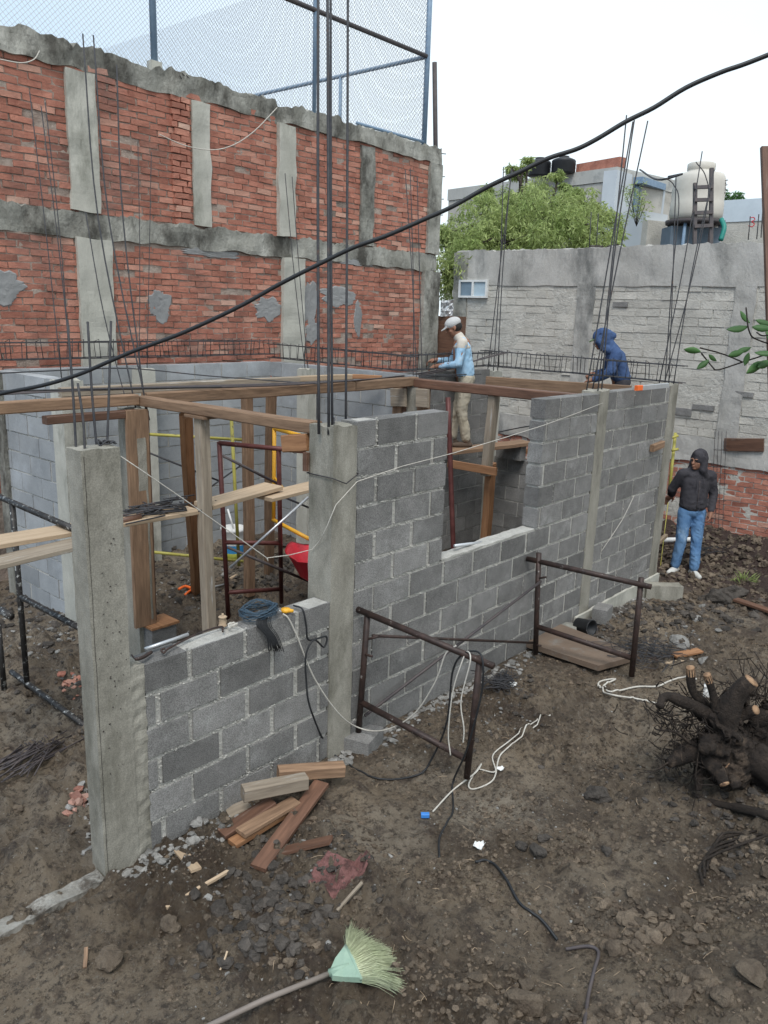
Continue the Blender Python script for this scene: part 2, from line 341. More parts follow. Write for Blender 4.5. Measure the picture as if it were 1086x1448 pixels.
me.loops.add(nf*4); me.loops.foreach_set('vertex_index', q)
me.polygons.add(nf); me.polygons.foreach_set('loop_start', (np.arange(nf)*4).astype(np.int32)); me.polygons.foreach_set('loop_total', np.full(nf, 4, dtype=np.int32))
me.polygons.foreach_set('use_smooth', np.ones(nf, bool)); me.update(calc_edges=True); me.validate()
me.materials.append(M['ground'])
go = bpy.data.objects.new('ground', me); col.objects.link(go); tag(go, 'wet trampled brown mud of the building site', None, None, 'structure')

# ------------------------------------------------------------------ walls
def block_wall(name, label, a, b, nrows, spans, T=.13, z0=0.0, matb='block', L=.405, Hc=.194, mort=.014, cat='wall', parent=None, seed=1, proud=.0055, jog=0, tone0=0, lumps=False):
    """blocks laid in running bond from a to b; spans(row) gives the built stretches in metres"""
    random.seed(seed); a = Vector((*a, 0)); b = Vector((*b, 0)); d = (b-a).normalized(); nrm = Vector((-d.y, d.x, 0))
    mb = MB()
    def obox(s0, s1, n0, n1, zz0, zz1, tone, mt, jit=0, ch=0):
        vs = []
        for zz in (zz0, zz1):
            for nn in (n0, n1):
                for s_ in (s0, s1):
                    vs.append(a+d*(s_+random.uniform(-jit, jit))+nrm*(nn+random.uniform(-jit, jit)*.5)+Vector((0, 0, zz+random.uniform(-jit, jit))))
        mb.add(vs, [(0, 2, 3, 1), (4, 5, 7, 6), (0, 1, 5, 4), (2, 6, 7, 3), (0, 4, 6, 2), (1, 3, 7, 5)], tone, mt)
    for r in range(nrows):
        zb = z0+r*Hc; off = (r % 2)*L*.5+jog
        for (s0, s1) in spans(r):
            # mortar core of the course: slightly irregular strips
            n = max(1, int((s1-s0)/.11)); 
            for k in range(n):
                u0 = s0+(s1-s0)*k/n; u1 = s0+(s1-s0)*(k+1)/n
                obox(max(u0, s0+.012), min(u1, s1-.012), random.uniform(-.001, .004), T-random.uniform(-.001, .004), zb-.002, zb+Hc-.002-(0.012 if r == nrows-1 else 0), .5, 1)
            x = s0-((s0-off) % L)
            if lumps:
                for k in range(int((s1-s0)/.010)):
                    u = random.uniform(s0, s1); zz = zb+random.gauss(.004, .005); p = a+d*u+nrm*random.uniform(-.002, .004); mb.rock((p.x, p.y, zz), random.uniform(.003, .010), .7, .5, 1, 0)
                xx = x
                while xx < s1:
                    if xx > s0:
                        for k in range(16): p = a+d*(xx+random.gauss(0, .006))+nrm*random.uniform(-.002, .004); mb.rock((p.x, p.y, zb+random.uniform(.0, Hc)), random.uniform(.003, .0085), .9, .5, 1, 0)
                    xx += L
            while x < s1-.01:
                w_ = mort*random.uniform(.6, 1.6)
                p0 = max(x+w_/2, s0); p1 = min(x+L-w_/2, s1)
                if p1-p0 > .03:
                    hh = random.uniform(-.003, .003)
                    pr_ = proud+random.uniform(-.002, .004)
                    obox(p0, p1, -pr_, T+pr_, zb+mort*.6+hh, zb+Hc-mort*.4+hh, min(1, max(0, random.gauss(.45+tone0, .24))), 0, .002)
                x += L
    mats = [M[matb], M['mortar']]
    if parent: return mb.build('blocks', mats, parent)
    return solo(mb, name, mats, label, cat)

def rods(parent, pts, name='rebar', r=.006, matn='rebar'):
    for p in pts:
        mb = MB(); 
        q = [Vector(v) for v in p]
        mb.tube(q, r, 6); mb.build(name, M[matn], parent)
def curve(pts, n=6):
    """Catmull-Rom through points"""
    P = [Vector(p) for p in pts]; P = [P[0]*2-P[1]]+P+[P[-1]*2-P[-2]]; o = []
    for i in range(1, len(P)-2):
        for k in range(n):
            t = k/n; a, b, c, d = P[i-1], P[i], P[i+1], P[i+2]
            o.append(.5*((2*b)+(c-a)*t+(2*a-5*b+4*c-d)*t*t+(3*b-a-3*c+d)*t**3))
    o.append(P[-2]); return o
def rough_prism(mb, x0, y0, z0, x1, y1, z1, step=.06, amp=.004, tone=.5, matn=0, fr=7, topamp=None, seed=0):
    """a box with a fine skin whose faces are unevenly cast"""
    def face(o, u, v, nu, nv, n):
        vs = []; fs = []; lu = u.length; lv = v.length
        for i in range(nu+1):
            for j in range(nv+1):
                p = o+u*(i/nu)+v*(j/nv)
                e = Vector((mnoise.noise(p*fr+Vector((seed, 0, 0))), mnoise.noise(p*fr+Vector((0, 37+seed, 0))), mnoise.noise(p*fr+Vector((0, 0, 71+seed)))))*amp*2
                if topamp and p.z > z1-1e-4: e.z += topamp*mnoise.noise(p*14)*2
                vs.append(p+e)
        for i in range(nu):
            for j in range(nv):
                a = i*(nv+1)+j; fs.append((a, a+nv+1, a+nv+2, a+1))
        mb.add(vs, fs, tone, matn, None, False)
    dx, dy, dz = Vector((x1-x0, 0, 0)), Vector((0, y1-y0, 0)), Vector((0, 0, z1-z0))
    nx_, ny_, nz_ = [max(1, int(round(l.length/step))) for l in (dx, dy, dz)]
    o = Vector((x0, y0, z0))
    face(o, dx, dz, nx_, nz_, 0); face(o+dy, dz, dx, nz_, nx_, 0); face(o, dz, dy, nz_, ny_, 0); face(o+dx, dy, dz, ny_, nz_, 0); face(o+dz, dx, dy, nx_, ny_, 0); face(o, dy, dx, ny_, nx_, 0)

def pole(name, x0, y0, x1, y1, z1, label, rod=None, z0=-.4, matn='conc', r=.006, step=.04, amp=.0025, flare=0, seed=0):
    t = thing(name, ((x0+x1)/2, (y0+y1)/2, 0), label, 'concrete column')
    mb = MB(); rough_prism(mb, x0, y0, z0, x1, y1, z1, step, amp, topamp=.012, seed=seed)
    mb.build('shaft', M[matn], t)
    if rod: rods(t, rod, r=r)
    return t

# facade: one straight wall of columns and block panels, front face at y = 3.5
Y0 = 3.5
def R2(px, py, Y, px2, py2, Y2=None, mid=None):
    return [ony(px, py, Y), ony(px2, py2, Y2 or Y)]
def rod_at(x, y, zb, px, py, kink=0, lean=None):
    """a rod rising from (x, y, zb); its top is where the eye sees it at (px, py), at the same distance"""
    b = Vector((x, y, zb)); dpt = (b-CAM).dot(fwd); tp = atd(px, py, dpt)
    m = (b+tp)/2+Vector((random.uniform(-1, 1), random.uniform(-1, 1), 0))*kink
    return curve([b, m, tp], 4)
t = thing('concrete_column', (1.98, 3.6, 0), 'foreground grey concrete column at the left end of the block wall, four rods at its top', 'concrete column')
mb = MB(); rough_prism(mb, 1.868, 3.49, -.4, 2.072, 3.622, 2.33, .02, .0014, fr=16, topamp=.004)
# widened lower part cast against the toothed blocks
rough_prism(mb, 2.066, 3.494, -.4, 2.158, 3.62, 1.16, .02, .004, fr=20, seed=3)
mb.build('shaft', M['conc'], t)
mb = MB(); mb.tube([(1.884+random.uniform(-.0015, .0015), 3.4885, z_*.1-.1) for z_ in range(25)], .0012, 4, tone=.1); mb.build('cast_seam', M['stone'], t)
pk = MB(); random.seed(5)
for i in range(44):
    x = min(2.06, max(1.9, random.gauss(1.98, .035))); z = min(2.0, max(.2, random.gauss(1.3, .35)))
    s_ = random.uniform(.002, .0055)
    pk.rock((x, 3.488, z), s_, .8, .3, 0, 0)
pk.build('pockmarks', M['stone'], t)
rods(t, [rod_at(1.90, 3.59, 2.25, 95, 452, .006), rod_at(1.91, 3.53, 2.25, 110, 542, .01), rod_at(2.01, 3.59, 2.25, 124, 455, .01), rod_at(2.045, 3.57, 2.25, 157, 454, .004)], r=.0068)
mb = MB()
for k in range(3):
    mb.tube(curve([(2.03+.03*math.cos(a+k)+.01*k, 3.56+.03*math.sin(a), 2.345+.012*math.sin(3*a+k)) for a in (0, 1.2, 2.4, 3.6, 4.8, 6)]), .004, 5)
mb.build('wire_tie', M['rebar'], t)

block_wall('block_wall', 'low run of six grey block courses under the timber framed opening, beside the foreground column', (2.155, Y0), (3.54, Y0), 6, lambda r: [(0, 1.385)], seed=3, mort=.032, jog=.08, lumps=True)
pole('concrete_column', 3.54, 3.485, 3.76, 3.70, 2.30, 'middle grey concrete column with tall dark rods, string tied round it', None, seed=9)
tcol = [o for o in col.objects if o.name.startswith('concrete_column') and abs(o.location.x-3.65) < .01][0]
for (ppx, by, px, py, r_) in ((451, 3.58, 450, -40, .0095), (465, 3.53, 463, -40, .0095), (470, 3.60, 467.5, -40, .0085), (489, 3.64, 492, -40, .0085)):
    q_ = ony(ppx, 600, by); rods(tcol, [rod_at(q_.x, by, 2.25, px, py, .004)], r=r_)
mb = MB(); mb.tube([(3.53, 3.476, 1.98), (3.65, 3.472, 1.93), (3.77, 3.476, 1.98), (3.77, 3.6, 1.98), (3.77, 3.71, 1.98), (3.53, 3.71, 1.98), (3.53, 3.476, 1.98)], .004, 5); mb.build('wire_tie', M['rebar'], tcol)
mb = MB(); mb.tube(curve([(3.58, 3.52, 2.32), (3.64, 3.58, 2.34), (3.70, 3.66, 2.325)]), .005, 5); mb.build('wire_tie', M['rebar'], tcol)
W2 = 3.762
def sp2(r):
    e0 = 4.74-W2 if r >= 6 else None
    if r < 6: return [(0, 7.13-W2)]
    return [(0, e0), (6.135-W2, 7.13-W2)]
block_wall('block_wall', 'tall grey block wall with a window gap, between the middle column and the right-hand column', (W2, Y0), (7.13, Y0), 12, sp2, seed=4, mort=.028, lumps=True)
# thin mortar bed on the sills
mb = MB(); rough_prism(mb, 4.75, 3.50, 1.163, 6.125, 3.628, 1.178, .03, .004, topamp=.004)
solo(mb, 'mortar_bed', M['mortar'], 'pale mortar smeared along the sill of the window gap', 'mortar')
pole('concrete_column', 7.13, 3.488, 7.32, 3.68, 2.34, 'grey concrete column in the right part of the wall, three tall rods above', None, seed=4)
tc2 = [o for o in col.objects if o.name.startswith('concrete_column') and abs(o.location.x-7.225) < .01][0]
rods(tc2, [rod_at(7.16, 3.53, 2.3, 886, 163, .02), rod_at(7.18, 3.66, 2.3, 895, 172, .03), rod_at(7.28, 3.55, 2.3, 897, 170, .03), rod_at(7.3, 3.66, 2.3, 916, 171, .02)], r=.0065)
block_wall('block_wall', 'grey block panel between the two right-hand columns', (7.32, Y0), (8.83, Y0), 12, lambda r: [(0, 1.51)], seed=5, mort=.026, lumps=True)
pole('concrete_column', 8.83, 3.485, 9.04, 3.69, 2.33, 'pale corner column at the far end of the block wall, by the hooded man', None, seed=6)
tc3 = [o for o in col.objects if o.name.startswith('concrete_column') and abs(o.location.x-8.935) < .01][0]
rods(tc3, [rod_at(8.87, 3.53, 2.3, 956, 250, .02), rod_at(8.88, 3.65, 2.3, 993, 214, .03), rod_at(9.0, 3.53, 2.3, 1010, 240, .03)], r=.006)
b_ = Vector((8.98, 3.62, 2.3)); dp = (b_-CAM).dot(fwd)
rods(tc3, [curve([b_, atd(950, 400, dp), atd(960, 290, dp), atd(953, 262, dp), atd(942, 252, dp)]), curve([b_+Vector((.02, .02, 0)), atd(972, 420, dp), atd(1000, 290, dp), atd(998, 250, dp), atd(984, 229, dp)])], r=.006)
mb = MB(); rough_prism(mb, 7.0, 3.455, -.5, 9.06, 3.484, .10, .05, .006); solo(mb, 'footing_beam', M['conclight'], 'pale concrete footing along the foot of the wall near the corner', 'footing')

# interior walls
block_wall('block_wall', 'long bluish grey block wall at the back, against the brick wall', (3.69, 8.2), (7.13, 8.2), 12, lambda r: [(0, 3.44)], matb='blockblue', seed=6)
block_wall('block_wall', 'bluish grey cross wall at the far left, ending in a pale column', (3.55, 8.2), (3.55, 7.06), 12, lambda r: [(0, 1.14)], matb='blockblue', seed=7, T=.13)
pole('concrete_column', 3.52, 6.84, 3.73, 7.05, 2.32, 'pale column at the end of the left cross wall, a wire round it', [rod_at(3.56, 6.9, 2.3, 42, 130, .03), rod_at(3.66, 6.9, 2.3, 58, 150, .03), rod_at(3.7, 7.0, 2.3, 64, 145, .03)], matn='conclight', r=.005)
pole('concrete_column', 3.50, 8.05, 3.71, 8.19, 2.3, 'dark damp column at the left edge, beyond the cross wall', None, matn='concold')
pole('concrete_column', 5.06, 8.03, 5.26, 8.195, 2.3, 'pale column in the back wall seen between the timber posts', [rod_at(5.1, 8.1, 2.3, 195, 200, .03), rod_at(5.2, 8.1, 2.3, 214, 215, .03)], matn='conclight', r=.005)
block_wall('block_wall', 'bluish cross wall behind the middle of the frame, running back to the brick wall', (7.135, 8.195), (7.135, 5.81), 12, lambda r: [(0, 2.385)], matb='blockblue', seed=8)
pole('concrete_column', 6.86, 7.2, 6.999, 7.4, 2.3, 'pale column standing against the cross wall behind the middle column', [rod_at(6.9, 7.3, 2.3, 403, 245, .03), rod_at(6.95, 7.3, 2.3, 413, 250, .03)], matn='conclight', r=.005)
t = pole('concrete_column', 3.44, 5.62, 3.60, 5.80, 2.20, 'concrete column boxed with brown boards where two timber beams meet', None, matn='conc')
random.seed(2)
for (px, py, kx, ky) in ((117, 48, 0, 0), (132, 50, .1, 0), (165, 92, .14, .1), (121, 300, .02, .14)):
    b = Vector((3.53+kx, 5.65+ky, 2.1)); dpp = (b-CAM).dot(fwd)
    m = atd(px+(22 if px < 140 else 9), 310, dpp)
    if py < 200: rods(t, [curve([b, m, atd(px, py, dpp)], 5)], r=.0068)
    else: rods(t, [rod_at(b.x, b.y, 2.1, px, py, .03)], r=.005)
t = pole('concrete_column', 7.03, 5.62, 7.21, 5.80, 2.20, 'grey column between two stub boards behind the tall wall', [rod_at(7.06, 5.65, 2.1, 573, 240, .03), rod_at(7.17, 5.66, 2.1, 590, 250, .03), rod_at(7.15, 5.78, 2.1, 580, 238, .03)], matn='conc', r=.005)
block_wall('block_wall', 'dark grey block wall at the back of the right room, behind the man in the cap', (7.215, 6.0), (9.0, 6.0), 12, lambda r: [(0, 1.785)], seed=9, tone0=-.15)
pole('concrete_column', 9.0, 5.93, 9.2, 6.13, 2.3, 'pale column at the back corner of the right room, leaning rods above', [rod_at(9.03, 5.96, 2.25, 712, 236, .05), rod_at(9.15, 5.97, 2.25, 723, 238, .05), rod_at(9.1, 6.1, 2.25, 724, 240, .03)], matn='conclight', r=.0065)
block_wall('block_wall', 'low end wall of the right room under the open view of brick', (9.15, 5.92), (9.15, 3.7), 6, lambda r: [(0, 2.22)], seed=10)
mb = MB(); mb.box(9.02, 5.45, 1.17, 9.15, 5.83, 1.355, .3); solo(mb, 'concrete_block', M['block'], 'single grey block on the low end wall holding up the plank', 'concrete block')

# horizontal rebar cages on top of the walls
def cage(a, b, h, wd, n, label, r=.0062):
    a = Vector(a); b = Vector(b); d = (b-a).normalized(); s = d.cross(Vector((0, 0, 1)))
    t = thing('rebar_cage', (a+b)/2, label, 'rebar cage', 'horizontal rebar cages on the wall tops')
    for sy in (-.5, .5):
        for z in (0, h):
            pts = [a+(b-a)*k/6+s*sy*wd+Vector((0, 0, z+random.uniform(-.006, .006))) for k in range(7)]
            mb = MB(); mb.tube([pts[0]-d*.1]+pts+[pts[-1]+d*.1], r, 5); mb.build('long_bar', M['rebar'], t)
    for k in range(n):
        p = a+(b-a)*(k+.5+random.uniform(-.25, .25))/n; tl = random.uniform(-.03, .03)
        mb = MB(); c = [p+s*wd*.54, p-s*wd*.54, p-s*wd*.54+Vector((0, 0, h))+d*tl, p+s*wd*.54+Vector((0, 0, h+.03))+d*tl, p+s*wd*.54]
        mb.tube(c, r*.75, 4); mb.build('stirrup', M['rebar'], t)
cage((2.6, 8.27, 2.42), (7.2, 8.27, 2.42), .17, .10, 30, 'rebar cage along the top of the long back wall, in front of the bricks')
cage((7.2, 8.2, 2.38), (7.2, 5.9, 2.36), .17, .10, 16, 'rebar cage over the middle cross wall, left of the man in the cap')
cage((7.3, 6.07, 2.36), (9.1, 6.07, 2.36), .17, .10, 12, 'rebar cage behind the man in the cap')
cage((9.1, 6.1, 2.36), (9.1, 3.55, 2.34), .19, .10, 19, 'rebar cage over the end wall, in front of the man in the blue hood')

# ------------------------------------------------------------------ brick boundary wall at the left rear (front face y = 8.6)
YB = 8.6
bw = thing('brick_wall', (7.2, 8.75, 0), 'high old red brick boundary wall with stained concrete bands and pillars, net above it', 'wall')
random.seed(21)
def bricks(mb, x0, x1, z0, z1, Y, L=.245, H=.071, d=.06, axis='x', skip=None, jit=.006, hl=0, wob=.02):
    r = 0; z = z0
    while z < z1-.02:
        off = (r % 2)*L/2+random.uniform(-.03, .03); x = x0-((-off) % L)
        while x < x1:
            a = max(x+.006+random.uniform(0, .006), x0); b = min(x+L-.004-random.uniform(0, .008), x1)
            if b-a > .03:
                wz = wob*mnoise.noise(Vector((a*.6, z*.5, 3)))*1.5
                if not (skip and skip((a+b)/2, z)) and random.random() > .012:
                    pr_ = random.gauss(.006, .0035)
                    if random.random() < .03: pr_ -= .02
                    tl = random.uniform(-.006, .006)
                    zz0 = z+.007+wz+random.uniform(-.003, .003); zz1 = z+H-.005+wz+random.uniform(-.004, .003)
                    jj = lambda: random.uniform(-jit, jit)
                    P_ = [(a+jj(), zz0+tl), (b+jj(), zz0-tl), (b+jj(), zz1-tl), (a+jj(), zz1+tl)]
                    tn = random.gauss(.42, .22)
                    if axis == 'x':
                        vs = [(p, Y-pr_+jj()*.6, q_) for p, q_ in P_]+[(p, Y+d, q_) for p, q_ in P_]; fs = [(0, 1, 2, 3), (0, 4, 5, 1), (1, 5, 6, 2), (2, 6, 7, 3), (3, 7, 4, 0)]
                    else:
                        vs = [(Y-pr_+jj()*.6, p, q_) for p, q_ in P_]+[(Y+d, p, q_) for p, q_ in P_]; fs = [(3, 2, 1, 0), (1, 5, 4, 0), (2, 6, 5, 1), (3, 7, 6, 2), (0, 4, 7, 3)]
                    mb.add(vs, fs, min(1, max(0, tn)), 0)
            x += L
        z += H; r += 1
mb = MB(); bricks(mb, 3.2, 11.05, .9, 3.68, YB); bricks(mb, 3.2, 11.05, 3.95, 5.42, YB)
# brick pier beside the second upper pillar
bricks(mb, 5.95, 6.20, 3.95, 5.35, YB-.03, L=.22, d=.05)
mb.build('bricks', [M['brick']], bw)
mb = MB(); rough_prism(mb, 3.0, YB+.004, -.3, 11.08, YB+.24, 5.45, .09, .006, fr=5); mb.build('mortar_core', M['brickmortar'], bw)
def slabs(mb, x0, x1, z0, z1, y0=YB-.03, y1=YB+.20, amp=.012, step=.055, ta=.02, sd=0): rough_prism(mb, x0, y0, z0, x1, y1, z1, step, amp, fr=4, topamp=ta, seed=sd)
mb = MB(); slabs(mb, 3.0, 11.1, 3.69, 3.95, sd=1, amp=.02); mb.build('middle_band', M['concold'], bw)
mb = MB(); slabs(mb, 3.0, 11.1, 5.36, 5.60, y1=YB+.26, sd=2, amp=.022, ta=.03); mb.build('top_band', M['concold'], bw)
pil = [(4.66, 5.0, 3.96, 5.35, 'conclight', .02), (4.68, 5.10, -.3, 3.685, 'conclight', .03), (6.24, 6.50, 3.96, 5.35, 'conclight', .012),
       (7.58, 7.87, 3.96, 5.35, 'conclight', .05), (7.66, 8.06, -.3, 3.685, 'conclight', .045), (9.2, 9.50, 3.96, 5.35, 'concold', .01), (10.80, 11.10, 3.96, 5.35, 'concold', .03),
       (10.72, 11.14, -.3, 3.685, 'concold', .06)]
for i, (x0, x1, z0, z1, mm, pr_) in enumerate(pil):
    mb = MB(); slabs(mb, x0, x1, z0, z1, y0=YB-pr_-.02, y1=YB+.1, amp=.010, ta=0, sd=i+5); mb.build('pillar', M[mm], bw)
def patch(cx, cz, rx, rz, Y, seed, th=.014):
    """irregular daub of plaster on a wall facing -y"""
    mb = MB(); n = 64; rings = 6; vs = [(cx, Y-th, cz)]; fs = []
    for j in range(1, rings+1):
        for k in range(n):
            a = 2*math.pi*k/n; rr = (1+.45*mnoise.noise(Vector((math.cos(a)*1.6+seed, math.sin(a)*1.6, seed))) + .15*mnoise.noise(Vector((math.cos(a)*5+seed, math.sin(a)*5, seed)))+.12*mnoise.noise(Vector((math.cos(a)*14+seed, math.sin(a)*14, seed))))*j/rings
            vs.append((cx+rx*rr*math.cos(a), Y-(th*(1+.4*mnoise.noise(Vector((a, j, seed)))) if j < rings else -.01), cz+rz*rr*math.sin(a)))
    for k in range(n): fs.append((0, 1+k, 1+(k+1) % n))
    for j in range(rings-1):
        for k in range(n):
            a = 1+j*n; fs.append((a+k, a+n+k, a+n+(k+1) % n, a+(k+1) % n))
    fs = [tuple(reversed(f)) for f in fs]
    mb.add(vs, fs, .5, 0); return mb
for i, (px, py, rx, rz, sd) in enumerate(((226, 432, .19, .21, 3), (5, 407, .22, .17, 5), (378, 437, .24, .18, 8), (437, 428, .20, .34, 11), (478, 420, .42, .17, 14), (440, 470, .14, .20, 17), (505, 452, .10, .26, 20), (300, 358, .5, .06, 23), (505, 372, .4, .05, 25))):
    p = ony(px, py, YB); pb = patch(p.x, p.z, rx, rz, YB, sd); pb.build('plaster_patch', M['plaster'], bw)
mb = MB(); p = ony(118, 210, YB-.07)
t = bw
# steel stubs and twigs sticking out of the top band
mb = MB()
for (px, py) in ((272, 106), (262, 108), (280, 112)):
    p = ony(px, py+14, YB); mb.tube([p, p+Vector((random.uniform(-.25, .1), -.05, random.uniform(.03, .12)))], .006, 4)
mb.build('wire_stub', M['rebar'], bw)
# thin pale wire drooping across the upper panels
solo_w = MB(); solo_w.tube(curve([ony(392, 152, 8.5), ony(360, 185, 8.45), ony(330, 205, 8.45), ony(300, 212, 8.5), ony(262, 206, 8.5), ony(225, 190, 8.5)], 5), .006, 4)
solo(solo_w, 'hanging_wire', M['rope'], 'thin pale wire drooping across the upper brick panels', 'wire')
mb = MB(); mb.tube(curve([ony(0, 84, 8.5), ony(30, 89, 8.5), ony(48, 84, 8.5), ony(56, 72, 8.52)], 5), .006, 4)
solo(mb, 'hanging_wire', M['rope'], 'short pale wire on the brick wall at the upper left', 'wire')
# grey stepping of thin rods just left of the end pillar and dark stand pipe at the wall end
p0 = ony(617, 300, 8.72); p1 = ony(614.5, 88, 8.72)
t = thing('steel_pipe', (p0.x, p0.y, p0.z), 'dark rusty pipe clamped upright to the end of the brick wall', 'pipe')
mb = MB(); mb.tube([p0, p1], .038, 8); mb.build('tube', M['darksteel'], t)
for zz in (5.55, 5.2, 4.85, 4.6):
    mb = MB(); mb.tube([(p0.x-.12, 8.7, zz), (p0.x+.02, 8.66, zz), (p0.x+.16, 8.7, zz+.02)], .007, 4); mb.build('wire_tie', M['rebar'], t)

# ------------------------------------------------------------------ wire netting of the sports court behind the brick wall
YF = 8.80
ct = thing('court_netting', (8, YF, 5.6), 'tall galvanised diamond mesh netting on blue pipe frames above the brick wall', 'netting')
def net(mb, o, u, wdt, h, pitch=.058, r=.0024):
    u = Vector(u).normalized(); o = Vector(o); zv = Vector((0, 0, 1)); nrm = u.cross(zv)
    k = -h
    while k < wdt:
        for sgn in (1, -1):
            a0, z0 = (k, 0); a1, z1 = (k+h, h)
            if a0 < 0: z0 = -a0; a0 = 0
            if a1 > wdt: z1 = h-(a1-wdt); a1 = wdt
            if a1-a0 < .02: continue
            if sgn < 0: z0, z1 = h-z0, h-z1
            p = o+u*a0+zv*z0+nrm*.002*sgn; q_ = o+u*a1+zv*z1+nrm*.002*sgn
            mb.tube([p, q_], r, 3, cap=False, smooth=False)
        k += pitch*1.0
cx = 10.90; ZT = 8.6
mb = MB(); net(mb, (3.4, YF, 5.62), (1, 0, 0), cx-3.4, ZT-5.62); mb.build('mesh_panel', M['fence'], ct)
mb = MB(); net(mb, (cx, YF+.02, 5.62), (0, 1, 0), 34.0, ZT-5.62, .075, .0026); mb.build('mesh_panel', M['fence'], ct)
for (x, y, z0, z1, r_) in ((cx, YF, 5.45, ZT, .042), (5.90, YF, 5.45, ZT, .04), (8.45, YF, 5.45, ZT, .028)):
    mb = MB(); mb.tube([(x, y, z0), (x, y, z1)], r_, 8); mb.build('post', M['bluepaint'], ct)
mb = MB(); mb.tube([(cx, YF+1.9, 5.3), (cx, YF+1.9, 6.92)], .03, 8); mb.build('post', M['bluepaint'], ct)
mb = MB(); mb.tube([(3.4, YF, 6.93), (cx, YF, 6.93)], .034, 8); mb.build('rail', M['darksteel'], ct)
mb = MB(); mb.tube([(9.3, YF-.01, 5.68), (cx, YF-.01, 5.68)], .024, 8); mb.build('rail', M['bluepaint'], ct)
mb = MB(); mb.tube([(cx, YF, 6.93), (cx, YF+34, 6.93)], .034, 8); mb.build('rail', M['bluepaint'], ct)
mb = MB(); mb.box(5.83, YF-.05, 5.50, 5.97, YF+.05, 5.72, .6); mb.build('post_foot', M['conclight'], ct)

# ------------------------------------------------------------------ far boundary wall (front face x = 12.4)
XF = 12.4
fw = thing('stone_wall', (12.55, 4.5, 0), 'long pale block boundary wall with plastered top and red brick at its foot, small white window at its end', 'wall')
random.seed(33)
YL, YR = 9.13, -4.0
mb = MB()
rough_prism(mb, XF+.002, YR, -.6, XF+.18, YL, 4.12, .10, .010, fr=3); mb.build('mortar_core', M['palemortar'], fw)
mb = MB(); bricks(mb, YR, YL-.5, -.45, .95, XF, axis='y', L=.25, H=.078); mb.build('bricks', M['brick'], fw)
mb = MB()
z = 1.32; r = 0
while z < 3.5:
    y = YR+(r % 2)*.2
    while y < YL-.25:
        L_ = .40; a = y+random.uniform(.004, .012); b = y+L_-random.uniform(.004, .012); pr_ = random.gauss(.004, .004); jj = lambda: random.uniform(-.009, .009)
        P_ = [(a, z+.006+jj()*.5), (b, z+.006+jj()*.5), (b+jj(), z+.118+jj()), (a+jj(), z+.118+jj())]
        vs = [(XF-pr_+jj()*.5, p, q_) for p, q_ in P_]+[(XF+.05, p, q_) for p, q_ in P_]
        mb.add(vs, [(3, 2, 1, 0), (1, 5, 4, 0), (2, 6, 5, 1), (3, 7, 6, 2), (0, 4, 7, 3)], min(1, max(0, random.gauss(.5, .22))), 0); y += L_
    z += .125; r += 1
mb.build('stone_blocks', M['pale'], fw)
mb = MB(); rough_prism(mb, XF-.022, YR, 3.53, XF+.2, YL, 4.12, .07, .010, fr=3, topamp=.02); mb.build('top_render', M['render'], fw)
mb = MB(); rough_prism(mb, XF-.03, YR, .93, XF+.1, YL-.4, 1.31, .07, .014, fr=4); mb.build('middle_band', M['render'], fw)
for (pxa, pxb, ya, yb, mm, z0, z1) in ((812, 836, 0, 0, 'plaster', .9, 3.62), (1032, 1062, 0, 0, 'plaster', 1.3, 3.6)):
    a = onx(pxa, 480, XF).y; b = onx(pxb, 480, XF).y
    mb = MB(); rough_prism(mb, XF-.026, b, z0, XF+.1, a, z1, .06, .008, fr=5, seed=2); mb.build('pillar', M['render'], fw)
mb = MB(); rough_prism(mb, XF-.028, YL-.28, -.4, XF+.2, YL+.03, 4.1, .07, .010, seed=8); mb.build('pillar', M['concold'], fw)
for (px0, px1, py0, py1) in ((868, 888, 427, 434), (954, 978, 576, 588), (980, 1010, 571, 581), (1040, 1066, 553, 562)):
    a = onx(px0, py0, XF); b = onx(px1, py1, XF)
    mb = MB(); rough_prism(mb, XF-.03, b.y, b.z, XF+.02, a.y, a.z, .05, .004); mb.build('dark_block', M['block'], fw)
# window
a = onx(652, 396, XF); b = onx(690.5, 421.5, XF)
mb = MB()
y1_, y0_, z1_, z0_ = a.y, b.y, a.z, b.z
f_ = .035
for (u0, u1, v0, v1) in ((y0_, y1_, z0_, z0_+f_), (y0_, y1_, z1_-f_, z1_), (y0_, y0_+f_, z0_+f_, z1_-f_), (y1_-f_, y1_, z0_+f_, z1_-f_), ((y0_+y1_)/2-.02, (y0_+y1_)/2+.02, z0_+f_, z1_-f_)):
    mb.box(XF-.07, u0, v0, XF-.01, u1, v1)
wn = mb.build('window', M['white'], fw); tag(wn, 'small white sliding window')
mb = MB(); mb.box(XF-.045, y0_+f_, z0_+f_, XF-.035, (y0_+y1_)/2-.02, z1_-f_, .9); mb.build('pane', plain('frosted_pane', (.42, .52, .58), .3), wn)
mb = MB(); mb.box(XF-.045, (y0_+y1_)/2+.02, z0_+f_, XF-.035, y1_-f_, z1_-f_, .1); mb.build('pane', M['glassdk'], wn)
# dark plank on the bricks
a = onx(1026, 621, XF-.04); b = onx(1079, 637, XF-.04)
mb = MB(); mb.bar((XF-.045, a.y, a.z-.08), (XF-.045, b.y, b.z+.08), .05, .19, n=2); solo(mb, 'timber_board', M['wooddark'], 'dark weathered board fixed across the brick foot of the far wall', 'board')
